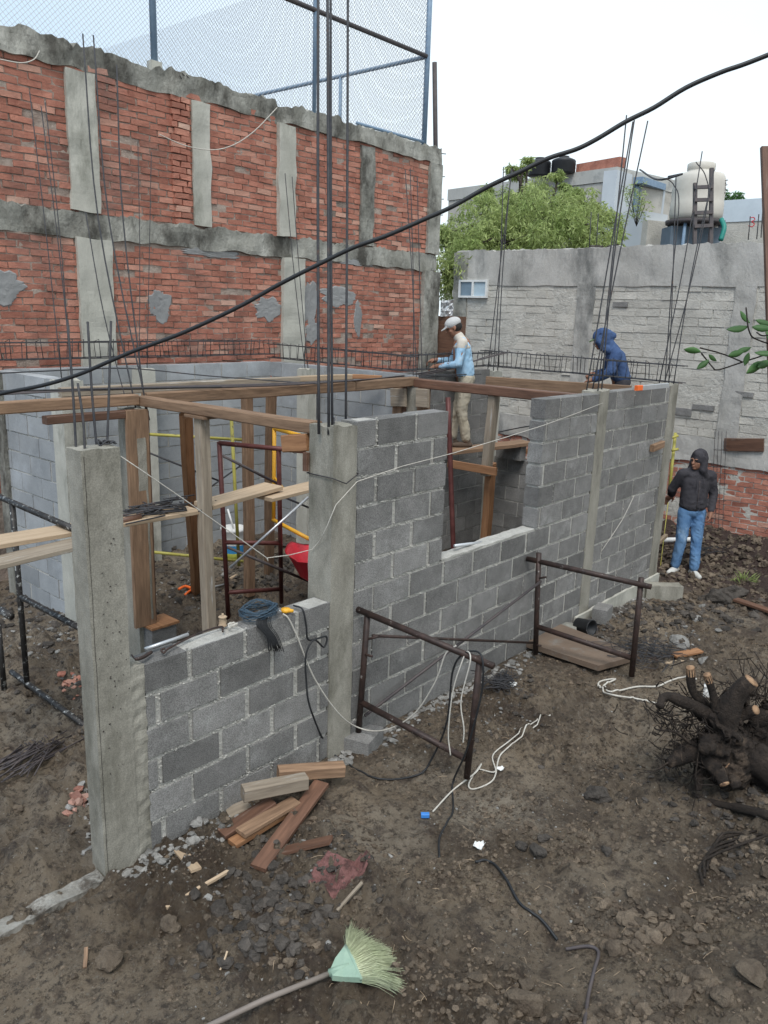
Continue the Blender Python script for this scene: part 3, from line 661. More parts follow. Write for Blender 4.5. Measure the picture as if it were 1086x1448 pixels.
# lone rebar cage standing against the far wall
t = thing('rebar_cage', (12.25, 3.9, 0), 'thin upright rebar cage rising from the dug earth before the far brick wall', 'rebar cage')
for (px, dx) in ((1008, 0), (1013, .03), (1019, .0), (1003, .04)):
    mb = MB(); mb.tube(curve([onx(px-2, 840, 11.9+dx), onx(px+3, 740, 12.1), onx(px+8, 610, 12.3)]), .004, 4); mb.build('rebar', M['rebar'], t)
for k in range(9):
    py = 635+k*24; dp_ = 12.15; a = onx(1006+(9-k)*.8, py, 12.2); b = onx(1022+(9-k)*.8, py+1, 12.2)
    mb = MB(); mb.tube([a, b, b+Vector((-.13, 0, 0)), a+Vector((-.13, 0, 0)), a], .003, 4); mb.build('stirrup', M['rebar'], t)
# sagging dark cable on the far wall
mb = MB(); mb.tube(curve([onx(700, 612, 12.3), onx(740, 604, 12.3), onx(790, 596, 12.3)]), .012, 5); solo(mb, 'steel_rod', M['rebar'], 'dark rod leaning against the far wall seen over the low end wall', 'rod')
# wall-top bits: short stubs
for (px, py0, py1, dx) in ((833, 352, 300, 0), (843, 350, 302, .1), (1058, 335, 306, 0), (1070, 334, 303, .05), (1076, 332, 290, .1)):
    mb = MB(); b = onx(px, py0+4, XF+.08+dx); dpp = (b-CAM).dot(fwd); mb.tube([b, atd(px+3, py1, dpp)], .008, 5)
    solo(mb, 'steel_rod', M['rebar'], 'short steel starter rod on top of the far wall', 'rod', 'starter rods on the far wall')
# debris on the wall top
t = MB(); random.seed(4)
for k in range(16):
    p = onx(random.uniform(840, 870), 348, XF+.1); t.rock((p.x+random.uniform(-.06, .06), p.y, 4.13), random.uniform(.03, .07), .5, random.random(), 0, 1)
tag(t.build('rubble', M['stone']), 'small heap of broken stone on top of the far wall', 'rubble')['kind'] = 'stuff'
# crumpled sheet in the gap between the two walls
mb = MB(); 
c = atd(632, 436, 13.6); vs = []; fs = []
for i in range(7):
    for j in range(7): vs.append(c+rgt*((i-3)*.035)+Vector((0, 0, 1))*((j-3)*.045)+fwd*(.08*mnoise.noise(Vector((i*.9, j*.9, 0)))))
for i in range(6):
    for j in range(6): fs.append((i*7+j, i*7+7+j, i*7+8+j, i*7+j+1))
mb.add(vs, fs)
o = solo(mb, 'metal_sheet', M['silver'], 'crumpled grey sheet in the gap between the brick wall and the pale wall', 'sheet'); md = o.modifiers.new('thick', 'SOLIDIFY'); md.thickness = .01
mb = MB(); a = atd(632, 520, 13.9); mb.box(a.x-.1, a.y-.28, -.2, a.x+.1, a.y+.28, atd(632, 447, 13.9).z); solo(mb, 'wooden_gate', M['wooddark'], 'dark boards closing the gap between the brick wall and the pale wall', 'gate')

# ------------------------------------------------------------------ houses, tanks and tree beyond the far wall
gh = thing('house', (21, 12.5, 0), 'unfinished grey rendered house beyond the tree, brick course on its roof', 'house')
A = onz(635, 268, 6.6); B = onz(873, 236, 6.6)
d_ = (B-A).normalized(); nrm_ = Vector((d_.y, -d_.x, 0)); 
if nrm_.dot(A-CAM) < 0: nrm_ = -nrm_
def quadbox(mb, A, B, z0, z1, th, tone=.5, front=0):
    d = (B-A); d.z = 0; d.normalize(); n = Vector((d.y, -d.x, 0)); 
    if n.dot(A-CAM) < 0: n = -n
    vs = []
    for z in (z0, z1):
        for o_ in (front, th):
            for P_ in (A, B): vs.append(Vector((P_.x, P_.y, z))+n*o_)
    mb.add(vs, [(0, 2, 3, 1), (4, 5, 7, 6), (0, 1, 5, 4), (2, 6, 7, 3), (0, 4, 6, 2), (1, 3, 7, 5)], tone)
mb = MB(); quadbox(mb, A, B, -1, 6.28, 5); mb.build('wall', mat('far_render', (.42, .39, .34), (.54, .51, .46), 1.2, .9, .3, 20, c3=(.26, .24, .21), s3=.8), gh)  # grey render lightened so distance haze is put into its colour
mb = MB(); quadbox(mb, A-d_*.02, B+d_*.02, 6.29, 6.6, 5, front=-.03); mb.build('parapet', mat('far_band', (.40, .39, .36), (.52, .51, .47), 2, .9, .3, 20, c3=(.25, .25, .24), s3=1.5), gh)
A2 = onz(812, 246, 6.6); mb = MB(); quadbox(mb, A2, B, 6.61, 6.84, .3, front=.05); mb.build('brick_course', M['brick'], gh)
def water_tank(px0, px1, pyb, pyt, dpt, mt, label, prof):
    b = atd((px0+px1)/2, pyb, dpt); tp = atd((px0+px1)/2, pyt, dpt); Rr = (px1-px0)/2/F_PX*dpt; Hh = tp.z-b.z
    t = thing('water_tank', tuple(b), label, 'water tank'); mb = MB(); mb.lathe(b, [(r_*Rr, h_*Hh) for r_, h_ in prof], 28); mb.build('tank_body', mt, t); return t, b, Rr, Hh
pf = [(.0, 0), (.93, 0), (.97, .03), (1, .08), (.98, .25), (1, .28), (.98, .45), (1, .48), (.98, .66), (1, .70), (.93, .78), (.6, .88), (.42, .90), (.42, .99), (.0, 1)]
water_tank(779, 813, 246, 222, 20.5, M['black'], 'black water tank on the grey house roof, rim clear of the leaves', pf)
water_tank(746, 778, 250, 224, 20.8, M['black'], 'black water tank on the grey house roof, mostly behind the leaves', pf)
bh = thing('house', (21, 9, 0), 'pale blue house with a dark recessed window, right of the grey house', 'house')
A = onz(873, 240, 6.5); B = onz(941, 262, 6.5)
Mblue = mat('blue_render', (.48, .51, .54), (.57, .60, .62), 1.5, .8, .1, 30)
mb = MB(); quadbox(mb, A, B, -1, 6.5, .35); mb.build('wall', Mblue, bh)
def on_plane(px, py, A, B):
    d = B-A; n = Vector((d.y, -d.x, 0)).normalized(); r_ = ray(px, py); t_ = (A-CAM).dot(n)/r_.dot(n); return CAM+r_*t_
mb = MB(); a = on_plane(897, 262, A, B); b = on_plane(925, 330, A, B); quadbox(mb, a, b, b.z, a.z, .1, front=-.05); mb.build('window', plain('dark_pane', (.10, .17, .23), .2), bh)
mb = MB(); a = on_plane(895, 258, A, B); b = on_plane(929, 262, A, B); quadbox(mb, a, b, a.z-.03, a.z+.12, .2, front=-.25); mb.build('window_hood', M['bluepaint'], bh)
mb = MB(); a = on_plane(929, 262, A, B); b = on_plane(934, 330, A, B); quadbox(mb, a, b, b.z, a.z, .1, front=-.2); mb.build('window_jamb', Mblue, bh)
mb = MB(); quadbox(mb, atd(878, 300, 18.6), atd(918, 300, 17.8), -1, atd(878, 311, 18).z, 1.2); solo(mb, 'low_wall', M['pale'], 'low pale block wall in front of the blue house', 'wall')
mb = MB(); quadbox(mb, atd(914, 300, 17.9), atd(945, 300, 18.4), -1, atd(930, 300, 18).z, 1); solo(mb, 'low_wall', Mblue, 'low pale blue wall left of the cream tank', 'wall')
wt = thing('house', (20, 4, 0), 'whitish blue wall house end at the right, pale blocks below', 'house')
A = atd(1008, 285, 19); B = atd(1110, 278, 18); mb = MB(); quadbox(mb, A, B, atd(1050, 312, 18.5).z, atd(1050, 281, 18.5).z, 2); mb.build('upper_wall', mat('whiteblue', (.50, .56, .60), (.60, .66, .70), 2, .9, .1, 30), wt)
mb = MB(); quadbox(mb, A, B, -1, atd(1050, 312, 18.5).z-.005, 2, front=.02); mb.build('lower_wall', M['pale'], wt)
# red figure daubed on the block
mb = MB(); c = atd(1063, 314, 18.3); q3 = [(-.07, .1), (.03, .11), (.07, .06), (.0, .01), (.07, -.04), (.03, -.11), (-.07, -.09)]
mb.tube(curve([c+rgt*x_*.9+Vector((0, 0, y_*.9)) for x_, y_ in q3]), .011, 5); mb.build('painted_mark', M['red'], wt)

# cream tank on its stand with a wooden ladder
t, b, Rr, Hh = water_tank(947, 1019, 312, 234, 17, M['tinaco'], 'big cream water tank on a dark stand above the far wall',
   [(.0, 0), (.90, 0), (.97, .03), (1, .10), (.99, .30), (.97, .32), (.99, .50), (.97, .66), (.93, .74), (.86, .80), (.52, .84), (.50, .87), (.52, .88), (.52, .98), (.46, 1.0), (0, 1.0)])
# dark round emblem moulded on its right side
mb = MB(); 
for k in range(3):
    aa = -YAW*0; c = b+rgt*(Rr*.80)-fwd*(Rr*.62)+Vector((0, 0, Hh*(.40+.08*k)))
    mb.tube(curve([c+Vector((0, 0, .04))+rgt*.03, c+rgt*-.02+Vector((0, 0, .03)), c+rgt*-.03, c+Vector((0, 0, -.03))]), .010, 5)
mb.build('emblem', M['darksteel'], t)
st = thing('tank_stand', (b.x, b.y, b.z-.6), 'dark steel platform and legs under the cream tank', 'stand')
mb = MB(); mb.lathe(b-Vector((0, 0, .09)), [(0, 0), (Rr*1.1, 0), (Rr*1.12, .08), (0, .085)], 20); mb.build('platform', M['darksteel'], st)
for k in range(6):
    an = k*math.pi/3; mb = MB(); p = b+Vector((math.cos(an)*Rr*.95, math.sin(an)*Rr*.95, -.09)); mb.tube([p, p-Vector((0, 0, 2.4))], .035, 6); mb.build('leg', M['bluepaint'] if k % 2 else M['darksteel'], st)
mb = MB(); quadbox(mb, b-rgt*.55-fwd*.2, b+rgt*.5-fwd*.2, b.z-3, b.z-.14, .6); solo(mb, 'low_wall', plain('slate_panel', (.13, .17, .21), .6), 'dark slate panel below the cream tank stand', 'panel')
ld = thing('ladder', tuple(atd(995, 335, 15.5)), 'grey wooden ladder leaning in front of the cream tank', 'ladder')
dL = 15.8
for (px, p1, p0) in ((983, 259, 335), (1006, 238, 332)):
    mb = MB(); mb.bar(atd(px-1, p0+40, dL), atd(px, p1, dL), .075, .06, up=fwd, tone=.3); mb.build('rail', M['darksteel'], ld)
for py in (265, 283, 301, 320):
    mb = MB(); mb.bar(atd(982, py, dL-.06), atd(1008, py-1, dL-.06), .07, .03, up=fwd, tone=.4); mb.build('rung', M['darksteel'], ld)
mb = MB(); mb.tube(curve([atd(945, 250, 15.8), atd(965, 246, 15.5), atd(930, 254, 16), atd(905, 240, 18)]), .02, 6); solo(mb, 'steel_rod', M['rebar'], 'bent dark rod running from the blue roof to the cream tank', 'rod')
mb = MB(); mb.tube(curve([atd(1020, 310, 16.4), atd(1024, 322, 16.3), atd(1019, 340, 16.3)]), .05, 6); solo(mb, 'green_hose', plain('green_hose', (.02, .22, .18), .5), 'green hose bunched at the right of the tank stand', 'hose')
# leaning brown post at the right edge
p_ = atd(1081, 208, 9.5); q_ = atd(1120, 760, 9.0); q_.z = -.2
mb2 = MB(); mb2.bar(q_, p_, .085, .055, up=fwd, n=9, tone=.3)
solo(mb2, 'timber_post', M['wooddark'], 'brown timber post at the right edge of the picture, above the far wall', 'post')

# distant stub trees
def leafcloud(mb, c, rad, n, size, droop=.5, seed=0, sq=(1, 1, 1), tones=(0, 1)):
    rnd = random.Random(seed); c = Vector(c)
    for i in range(n):
        while True:
            v = Vector((rnd.uniform(-1, 1), rnd.uniform(-1, 1), rnd.uniform(-1, 1)))
            if v.length < 1: break
        v = v.normalized()*(v.length**.55); 
        p = c+Vector((v.x*rad*sq[0], v.y*rad*sq[1], v.z*rad*sq[2]))
        a = Vector((rnd.gauss(0, 1), rnd.gauss(0, 1), rnd.gauss(0, .6)-droop*1.4)).normalized(); b = a.cross(Vector((rnd.gauss(0, 1), rnd.gauss(0, 1), rnd.gauss(0, 1)))).normalized()
        L_ = size*rnd.uniform(.5, 1.5); W_ = L_*.11
        mb.add([p, p+a*L_*.5+b*W_, p+a*L_, p+a*L_*.5-b*W_], [(0, 1, 2, 3)], rnd.uniform(*tones))
M['leaf'] = mat('willow_leaf', (.26, .34, .11), (.46, .52, .22), 1.5, .6, 0, tone=.4, spec=.3)
M['leafdk'] = mat('broad_leaf', (.07, .16, .05), (.12, .24, .08), 8, .45, .1, 30, tone=.25)
for m_ in ('leaf', 'leafdk'):
    nt_ = M[m_].node_tree; b_ = nt_.nodes['Principled BSDF']; o_ = nt_.nodes['Material Output']; tl = nt_.nodes.new('ShaderNodeBsdfTranslucent'); ms = nt_.nodes.new('ShaderNodeMixShader'); ms.inputs[0].default_value = .45
    nt_.links.new(b_.inputs['Base Color'].links[0].from_socket, tl.inputs[0]); nt_.links.new(b_.outputs[0], ms.inputs[1]); nt_.links.new(tl.outputs[0], ms.inputs[2]); nt_.links.new(ms.outputs[0], o_.inputs[0])
tr = thing('willow_tree', tuple(onz(745, 430, 0)), 'light green willow-like tree growing behind the far wall', 'tree')
base = atd(745, 470, 16.5); base.z = -.2
mb = MB(); top = atd(750, 330, 16.5)
mb.tube(curve([base, base+Vector((.1, 0, 1.6)), top]), [.14, .13, .13, .12, .12, .11, .11, .10, .10, .09, .08, .07, .06][:13], 8); mb.build('trunk', M['bark'], tr)
random.seed(8); mb = MB(); cl = MB(); k = 0
tips = [(640, 350, 15.5, .42), (628, 385, 15.2, .42), (655, 395, 15.5, .45), (665, 330, 16, .36), (690, 300, 16.5, .36), (683, 340, 16, .45), (705, 370, 16, .5), (722, 330, 16.3, .55), (742, 300, 16.5, .42), (770, 280, 16.8, .34), (765, 310, 16, .6), (790, 298, 16.5, .42), (812, 295, 16.8, .36), (800, 330, 16, .6), (835, 320, 16.5, .45), (850, 300, 16.8, .28), (845, 345, 16, .45), (760, 350, 16, .6), (725, 290, 17, .3), (790, 250, 17, .10), (741, 240, 17, .10), (747, 226, 17, .08), (728, 246, 17, .08), (722, 236, 17, .07), (690, 275, 17, .14), (815, 272, 17, .16), (660, 365, 15.2, .4), (630, 330, 15.6, .18), (797, 262, 17, .10), (710, 345, 15.8, .45), (870, 335, 16.2, .2)]
for (px, py, dd_, rr) in tips:
    tp = atd(px, py, dd_); k += 1
    mid = (top+tp)/2+Vector((random.uniform(-.2, .2), random.uniform(-.2, .2), random.uniform(-.1, .25)))
    pts = curve([top-Vector((0, 0, random.uniform(.1, 1.2))), mid, tp], 4); mb.tube(pts, [.05-.035*i/(len(pts)-1) for i in range(len(pts))], 5)
    for j in range(7):
        s_ = tp+Vector((random.gauss(0, 1), random.gauss(0, 1), random.gauss(0, .8)))*rr*.6
        mb.tube([tp, s_], [.012, .004], 4)
        leafcloud(cl, s_, rr*.5, int(620*rr), .10, .7, k*10+j, (1, 1, 1.15))
    leafcloud(cl, tp, rr*.85, int(900*rr), .10, .7, k*77, (1, 1, 1))
mb.build('limbs', M['bark'], tr); cl.build('crown', M['leaf'], tr)
# small shrub at the blue house
sh = thing('shrub', tuple(atd(905, 300, 17.3)), 'thin pale shrub in front of the dark window of the blue house', 'shrub'); cl = MB(); mb = MB()
for k in range(12):
    a = atd(900, 320, 17.3); b = atd(random.uniform(885, 918), random.uniform(262, 312), 17.3+random.uniform(-.2, .2)); mb.tube([a, b], .006, 4); leafcloud(cl, b, .14, 42, .08, .2, k+400)
mb.build('stems', M['bark'], sh); cl.build('crown', M['leaf'], sh)
for (px, py) in ((1022, 278), (1043, 281)):
    s2 = thing('far_tree', tuple(atd(px, py+14, 60)), 'tiny dark treetop over the whitish house, %s' % ('nearer the cream tank' if px < 1030 else 'farther right'), 'tree')
    mb = MB(); a = atd(px, py+8, 60); mb.tube([a-Vector((0, 0, 9)), a], .15, 6); mb.build('trunk', M['bark'], s2)
    cl = MB(); leafcloud(cl, atd(px, py, 60), .45, 500, .3, .1, px); cl.build('crown', M['leafdk'], s2)

# ------------------------------------------------------------------ timber formwork
def beam(p, q, wd, ht, label, m='wood', name='timber_beam', cat='beam', tone=None, n=3, up=(0, 0, 1), group=None):
    mb = MB(); mb.bar(p, q, wd, ht, up=up, n=n, tone=tone); return solo(mb, name, M[m], label, cat, group)
def dz(v, z): v = Vector(v); v.z += z; return v
random.seed(12)
beam((3.60, 3.70, 2.27), (3.60, 5.72, 2.255), .105, .075, 'thick brown beam running inward from the middle column', tone=.5, n=6)
beam((2.0, 5.68, 2.27), (3.54, 5.69, 2.27), .09, .085, 'brown beam at the left edge, meeting the boxed column', 'wood', tone=.9)
beam((3.66, 5.76, 2.26), (6.1, 5.74, 2.25), .09, .095, 'long brown beam behind the middle column, left half', tone=.55, n=5)
beam((6.11, 5.74, 2.25), (7.12, 5.73, 2.265), .09, .10, 'dark brown beam length ending over the two stub boards', tone=.25)
beam((7.09, 3.72, 2.25), (7.08, 5.68, 2.25), .10, .10, 'dark beam in front of the man in the cap', 'wooddark', tone=.7, n=4)
a = onz(893, 546, 2.33); b = onz(688, 533, 2.33)
beam(dz(a, -.06), dz(b, -.06), .05, .13, 'reddish brown board on edge along the top of the end wall, behind the dark beam', 'wood', tone=.3, n=4)
a = onz(84, 548, 2.3); b = onz(422, 532, 2.3); beam(dz(a, -.04), dz(b, -.04), .07, .08, 'pale worn beam behind the long brown beam', 'woodgrey', tone=.6, n=4)
b2 = onz(497, 529, 2.3); b3 = onz(540, 531, 2.3); beam(dz(b, -.03), dz(b2, -.03), .07, .06, 'short pale beam length behind the tall rods', 'woodpale', tone=.2)
beam(dz(b2, -.025), dz(b3, -.025), .06, .05, 'short orange batten left of the stub boards', 'woodorange', tone=.8)
# props
def prop(top, foot, wd, ht, label, m='wood', tone=.5, n=5, up=None, jit=.006):
    mb = MB(); top = Vector(top); foot = Vector(foot); mb.bar(foot, top, wd, ht, up=up or (0, 1, 0), n=n, tone=tone, jit=jit); return solo(mb, 'timber_post', M[m], label, 'post')
tp = onx(285, 588, 3.6); lo = onx(296, 890, 3.6); k = (tp.z-0.0)/(tp.z-lo.z); ft = tp+(lo-tp)*k
prop((tp.x, tp.y, 2.2), ft, .09, .085, 'pale weathered post under the inward beam, seen in the opening', 'woodgrey', .7)
mb = MB(); mb.box(3.53, tp.y-.12, 2.203, 3.67, tp.y+.12, 2.222, .4); solo(mb, 'timber_wedge', M['wood'], 'flat wedge between the pale weathered post and the beam', 'wedge')
f = onG(278, 840); tq = onz(262, 585, 2.2); prop(tq, f, .09, .07, 'leaning orange brown post behind the weathered one', 'woodorange', .6)
tq = onz(350, 556, 2.19); f = onG(353, 842); prop(tq, f, .10, .08, 'brown post under the long beam, just right of the scaffold leg', 'wood', .5)
mb = MB(); mb.bar(dz(tq, .02)-rgt*.2, dz(tq, .02)+rgt*.22, .09, .03); solo(mb, 'timber_wedge', M['wooddark'], 'dark flat board across the top of the brown post under the long beam', 'wedge')
tq = onz(384, 553, 2.19); f = onG(380, 812); prop(tq, f, .10, .07, 'reddish brown post standing behind the amber frame', 'wood', .75)
# boards boxed round the two inner columns
mb = MB(); _a = ony(183, 700, 5.58); _b = ony(213, 700, 5.58); mb.bar(((_a.x+_b.x)/2, 5.585, .40), ((_a.x+_b.x)/2, 5.585, 2.2), .035, _b.x-_a.x, up=(1, 0, 0), n=5, tone=.7); solo(mb, 'formwork_board', M['wood'], 'broad brown board boxing the inner column, its face stained white', 'board')
mb = MB(); mb.bar((_b.x+.02, 5.64, .40), (_b.x+.02, 5.64, 2.18), .03, .05, up=(1, 0, 0), n=5, tone=.4); solo(mb, 'formwork_board', M['wooddark'], 'dark narrow board right of the broad brown one at the inner column', 'board')
mb = MB(); mb.bar((3.47, 5.62, 1.75), (3.47, 5.62, 2.19), .05, .12, up=(1, 0, 0), n=2, tone=.4); solo(mb, 'formwork_board', M['wood'], 'short brown board high on the left of the boxed inner column', 'board')
mb = MB(); rough_prism(mb, _b.x-.045, 5.561, .45, _b.x-.030, 5.568, 1.7, .05, .003); rough_prism(mb, _b.x-.11, 5.560, 1.55, _b.x-.035, 5.568, 1.98, .05, .006); solo(mb, 'cement_streak', M['conc'], 'pale dried cement run down the broad brown board', 'cement')
for k, (px0, px1, tn) in enumerate(((557, 569, .6), (569, 575, .2), (592, 603, .5), (603, 608, .3))):
    a = onx(px0, 550, 7.0+.02*k); b = onx(px1, 550, 7.0+.02*k); c_ = (a+b)/2; wd = (a-b).length
    mb = MB(); mb.bar((c_.x, c_.y, .9+.1*k), (c_.x, c_.y, 2.2), .035, wd, up=(0, 1, 0), n=3, tone=tn)
    solo(mb, 'formwork_board', M['wood' if k != 1 else 'wooddark'], ['wide brown stub board left of the grey inner column', 'dark narrow stub board touching the grey inner column on its left', 'wide brown stub board right of the grey inner column', 'narrow stub board rightmost beside the grey inner column'][k], 'board')
for (pa, pb, lab) in (((554, 552), (574, 552), 'chopped board end nailed across the left stub board'), ((590, 552), (606, 553), 'chopped board end nailed across the right stub board')):
    a = onx(*pa, 6.96); b = onx(*pb, 6.96); mb = MB(); mb.bar(dz(a, -.08), dz(b, -.08), .04, .2, n=1, tone=.8); solo(mb, 'formwork_board', M['woodgrey'], lab, 'board')
# right room: lapped post with its cross board, dark red tube
tp = onx(699, 556, 7.12); lo = onx(687, 672, 7.12)
prop(tp, lo, .085, .11, 'upper length of the lapped post in the right room', 'woodgrey', .35, up=(1, 0, 0))
lo2 = onx(681, 752, 7.2); d_ = (lo2-lo).normalized(); ft = lo2+d_*((lo2.z-0)/-d_.z) if d_.z < 0 else lo2
prop(lo+Vector((.09, .0, .12)), ft+Vector((.09, 0, 0)), .085, .10, 'lower length of the lapped post in the right room', 'woodorange', .5, up=(1, 0, 0))
a = onx(634, 655, 7.05); b = onx(702, 667, 7.05); beam(a, b, .03, .085, 'orange brown cross board nailed to the lapped post', 'woodorange', 'timber_board', 'board', .3)
a = onx(635, 605, 6.0); b = onx(641, 772, 6.0); mb = MB(); d_ = (b-a).normalized(); mb.tube([a+d_*-.28, a, b, b+d_*((b.z-.02)/-d_.z)], .024, 8, mat=0); solo(mb, 'steel_prop', M['redpipe'], 'dark red steel tube standing in the window gap', 'prop')
mb = MB(); mb.tube([ony(643, 772, 3.56), ony(697, 765, 3.60)], .014, 8); mb.tube([ony(694, 765.5, 3.60), ony(698, 765, 3.60)], .02, 8, mat=0); solo(mb, 'pipe_bender', M['silver'], 'shiny tube lying on the sill of the window gap', 'tube')
# plank the man in the cap stands on
a = onz(612, 641, 1.35); b = onz(745, 626, 1.39); beam(dz(a, -.0), b, .24, .05, 'plank on which the man in the cap stands', 'wood', 'plank', 'plank', .7)
a = onx(733, 634, 9.3); b = onx(772, 647, 9.5); beam(a, b, .03, .07, 'short reddish board lying beyond the low end wall', 'woodorange', 'timber_board', 'board', .3)
# platform planks inside the left room
beam((1.65, 5.05, 1.515), (3.58, 5.03, 1.485), .24, .03, 'long pale plank running from the left edge behind the foreground column', 'woodpale', 'plank', 'plank', .5, n=5)
beam((1.65, 4.86, 1.42), (2.75, 4.82, 1.47), .20, .03, 'lower dark stained plank at the left edge, under the long pale plank', 'woodgrey', 'plank', 'plank', .4)
beam((3.66, 5.0, 1.505), (4.42, 5.05, 1.545), .22, .035, 'pale plank right of the weathered post, its end lying on another plank', 'woodpale', 'plank', 'plank', .7)
beam((4.22, 4.95, 1.49), (5.6, 5.0, 1.53), .22, .03, 'pale plank disappearing behind the middle column', 'woodpale', 'plank', 'plank', .6)
# stub wood by the middle column
a = onx(404, 627, 3.58); b = onx(439, 625, 3.58); beam(a, b, .08, .115, 'thick orange stub under the beam end at the middle column', 'woodorange', 'timber_block', 'timber block', .8)
a = onx(433, 640, 3.52); beam(a, dz(a, -.12), .03, .04, 'small peg below the orange stub at the middle column', 'wooddark', 'timber_block', 'timber block', .3, up=(0, 1, 0))
# stub board on the facade near the corner column
a = ony(922, 634, 3.46); b = ony(937, 628, 3.46); beam(a, b, .05, .075, 'short wood stub nailed to the wall beside the corner column', 'wood', 'timber_block', 'timber block', .9)
# beam piece under left column top (black gap board)
beam((2.75, 5.62, 2.17), (3.5, 5.62, 2.17), .08, .06, 'dark short beam tucked under the left beams', 'wooddark', tone=.0)

# ------------------------------------------------------------------ scaffold frames
def tubes(t, lst, m='rust', nm='tube'):
    for (a, b, r_) in lst:
        mb = MB(); mb.tube([a, Vector(a).lerp(Vector(b), .5), b], r_, 10); mb.build(nm, M[m], t)
def sframe(name, label, legs, rails, m='rust', extra=None, r=.021):
    t = thing('scaffold', tuple(legs[0][0]), label, 'scaffold')
    tubes(t, [(a, b, r) for a, b in legs], m, 'leg'); tubes(t, [(a, b, r) for a, b in rails], m, 'rail')
    if extra: tubes(t, [(a, b, .009) for a, b in extra], m, 'pin')
    return t
A1b = onx(507, 1035, 3.83); A1t = onx(520, 866, 3.83); A2b = onx(660, 1100, 3.93); A2t = onx(679, 928, 3.93)
sframe('f', 'rusty scaffold frame by the middle column, cords hanging from its rail', [(A1b, A1t), (A2b, A2t)],
       [(onx(504, 861, 3.81), onx(698, 942, 3.93)), (onx(511, 993, 3.83), onx(659, 1073, 3.93))], extra=[(onx(514, 925, 3.83), onx(526, 928, 3.80)), (onx(515, 905, 3.83), onx(535, 900, 3.86))], r=.022)
B1b = onx(757, 925, 6.02); B1t = onx(762, 782, 6.02); B2b = onx(893, 956, 6.2); B2t = onx(907, 817, 6.2)
sframe('f', 'rusty scaffold frame standing on the wet board near the right end of the wall', [(B1b, B1t), (B2b, B2t)],
       [(onx(745, 790, 6.0), onx(921, 830, 6.2)), (onx(760, 886, 6.02), onx(892, 930, 6.2))], extra=[(onx(757, 912, 6.02), onx(765, 913, 6.0)), (onx(760, 818, 6.02), onx(772, 816, 6.0))], r=.024)
mb = MB(); mb.tube([onx(527, 899, 3.85), onx(756, 909, 6.02)], .011, 6); solo(mb, 'scaffold_brace', M['rust'], 'level thin brown brace between the two front scaffold frames', 'brace')
a = onx(516, 1012, 3.87); b = onx(765, 822, 6.0)
mb = MB(); mb.tube([a, a.lerp(b, .5), b], .012, 6); solo(mb, 'scaffold_brace', M['darksteel'], 'sloping grey brace rising to the right between the two front scaffold frames', 'brace')
# left frame, partly out of the picture
X_ = 2.55
def fx(px, py, X=X_): return onx(px, py, X)
sframe('f', 'spattered black scaffold frame at the left edge, carrying the plank ends', [(fx(39, 975), fx(17, 708)), ((X_, fx(118, 752).y, .0), fx(118, 752))],
       [(fx(-30, 690), fx(121, 755)), (fx(30, 844), fx(126, 895)), (fx(16, 950), fx(128, 1032))], 'blackpipe', r=.022)
a = onG(6, 975); mb = MB(); mb.tube([a, Vector((a.x, a.y, .62))], .022, 8); mb.tube([fx(0, 862, 2.5), fx(16, 872, 2.5)], .03, 6); solo(mb, 'steel_prop', M['blackpipe'], 'short black tube standing at the left edge of the picture', 'prop')
mb = MB(); mb.tube(curve([fx(98, 740, 2.5), fx(108, 758, 2.45), fx(112, 772, 2.45), fx(108, 788, 2.45)]), .005, 5); solo(mb, 'wire_hook', M['rebar'], 'black wire twist by the foreground column at plank height', 'wire')
# inside frame (dark red) under the middle beam
D1b = onG(323, 876); tz = ony(310, 625, D1b.y).z; D1t = Vector((D1b.x, D1b.y, tz))
D2t = onz(394, 634, tz); D2b = onG(398, 852); D1t = onz(310, 625, tz)
sframe('f', 'dark red scaffold frame inside the left room, left of the middle column', [(D1b, D1t), (D2b, D2t)],
       [(dz(D1t, -.01), onz(431, 638, tz)), (D1b.lerp(D1t, .16), D2b.lerp(D2t, .10)), (D1b.lerp(D1t, .45), D2b.lerp(D2t, .42))], 'redpipe', r=.022)
def loose(pa, pb, da, db, r_, m, label, name='scaffold_brace', cat='brace'):
    mb = MB(); mb.tube([atd(*pa, da), atd(*pb, db)], r_, 8); return solo(mb, name, M[m], label, cat)
loose((316, 645), (395, 685), 7.1, 7.6, .013, 'darksteel', 'grey brace falling to the right from the corner of the dark red frame')
loose((325, 803), (436, 703), 7.3, 7.4, .013, 'silver', 'light grey brace rising to the right across the dark red frame')
loose((322, 774), (437, 822), 7.5, 8.0, .014, 'darksteel', 'dark brace low behind the dark red frame, ending at the wheelbarrow')
loose((208, 614), (345, 622), 8.2, 8.6, .016, 'yellow', 'upper level yellow green tube in the left room', 'steel_tube', 'tube')
loose((190, 778), (345, 794), 8.0, 8.6, .016, 'yellow', 'lower level yellow green tube near the ground of the left room', 'steel_tube', 'tube')
loose((327, 588), (338, 800), 8.3, 8.8, .018, 'yellow', 'upright yellow green tube in front of the bucket', 'steel_tube', 'tube')
loose((205, 638), (310, 680), 8.2, 8.6, .010, 'rebar', 'thin dark brace falling to the right behind the wooden posts')
loose((296, 690), (345, 655), 8.5, 8.8, .009, 'rebar', 'thin dark brace crossing behind the dark red leg')
loose((395, 700), (437, 718), 8.3, 8.6, .011, 'rebar', 'short dark brace end under the right-hand plank')
t = thing('scaffold', tuple(onG(388, 800)), 'amber yellow scaffold frame partly hidden behind the reddish post', 'scaffold')
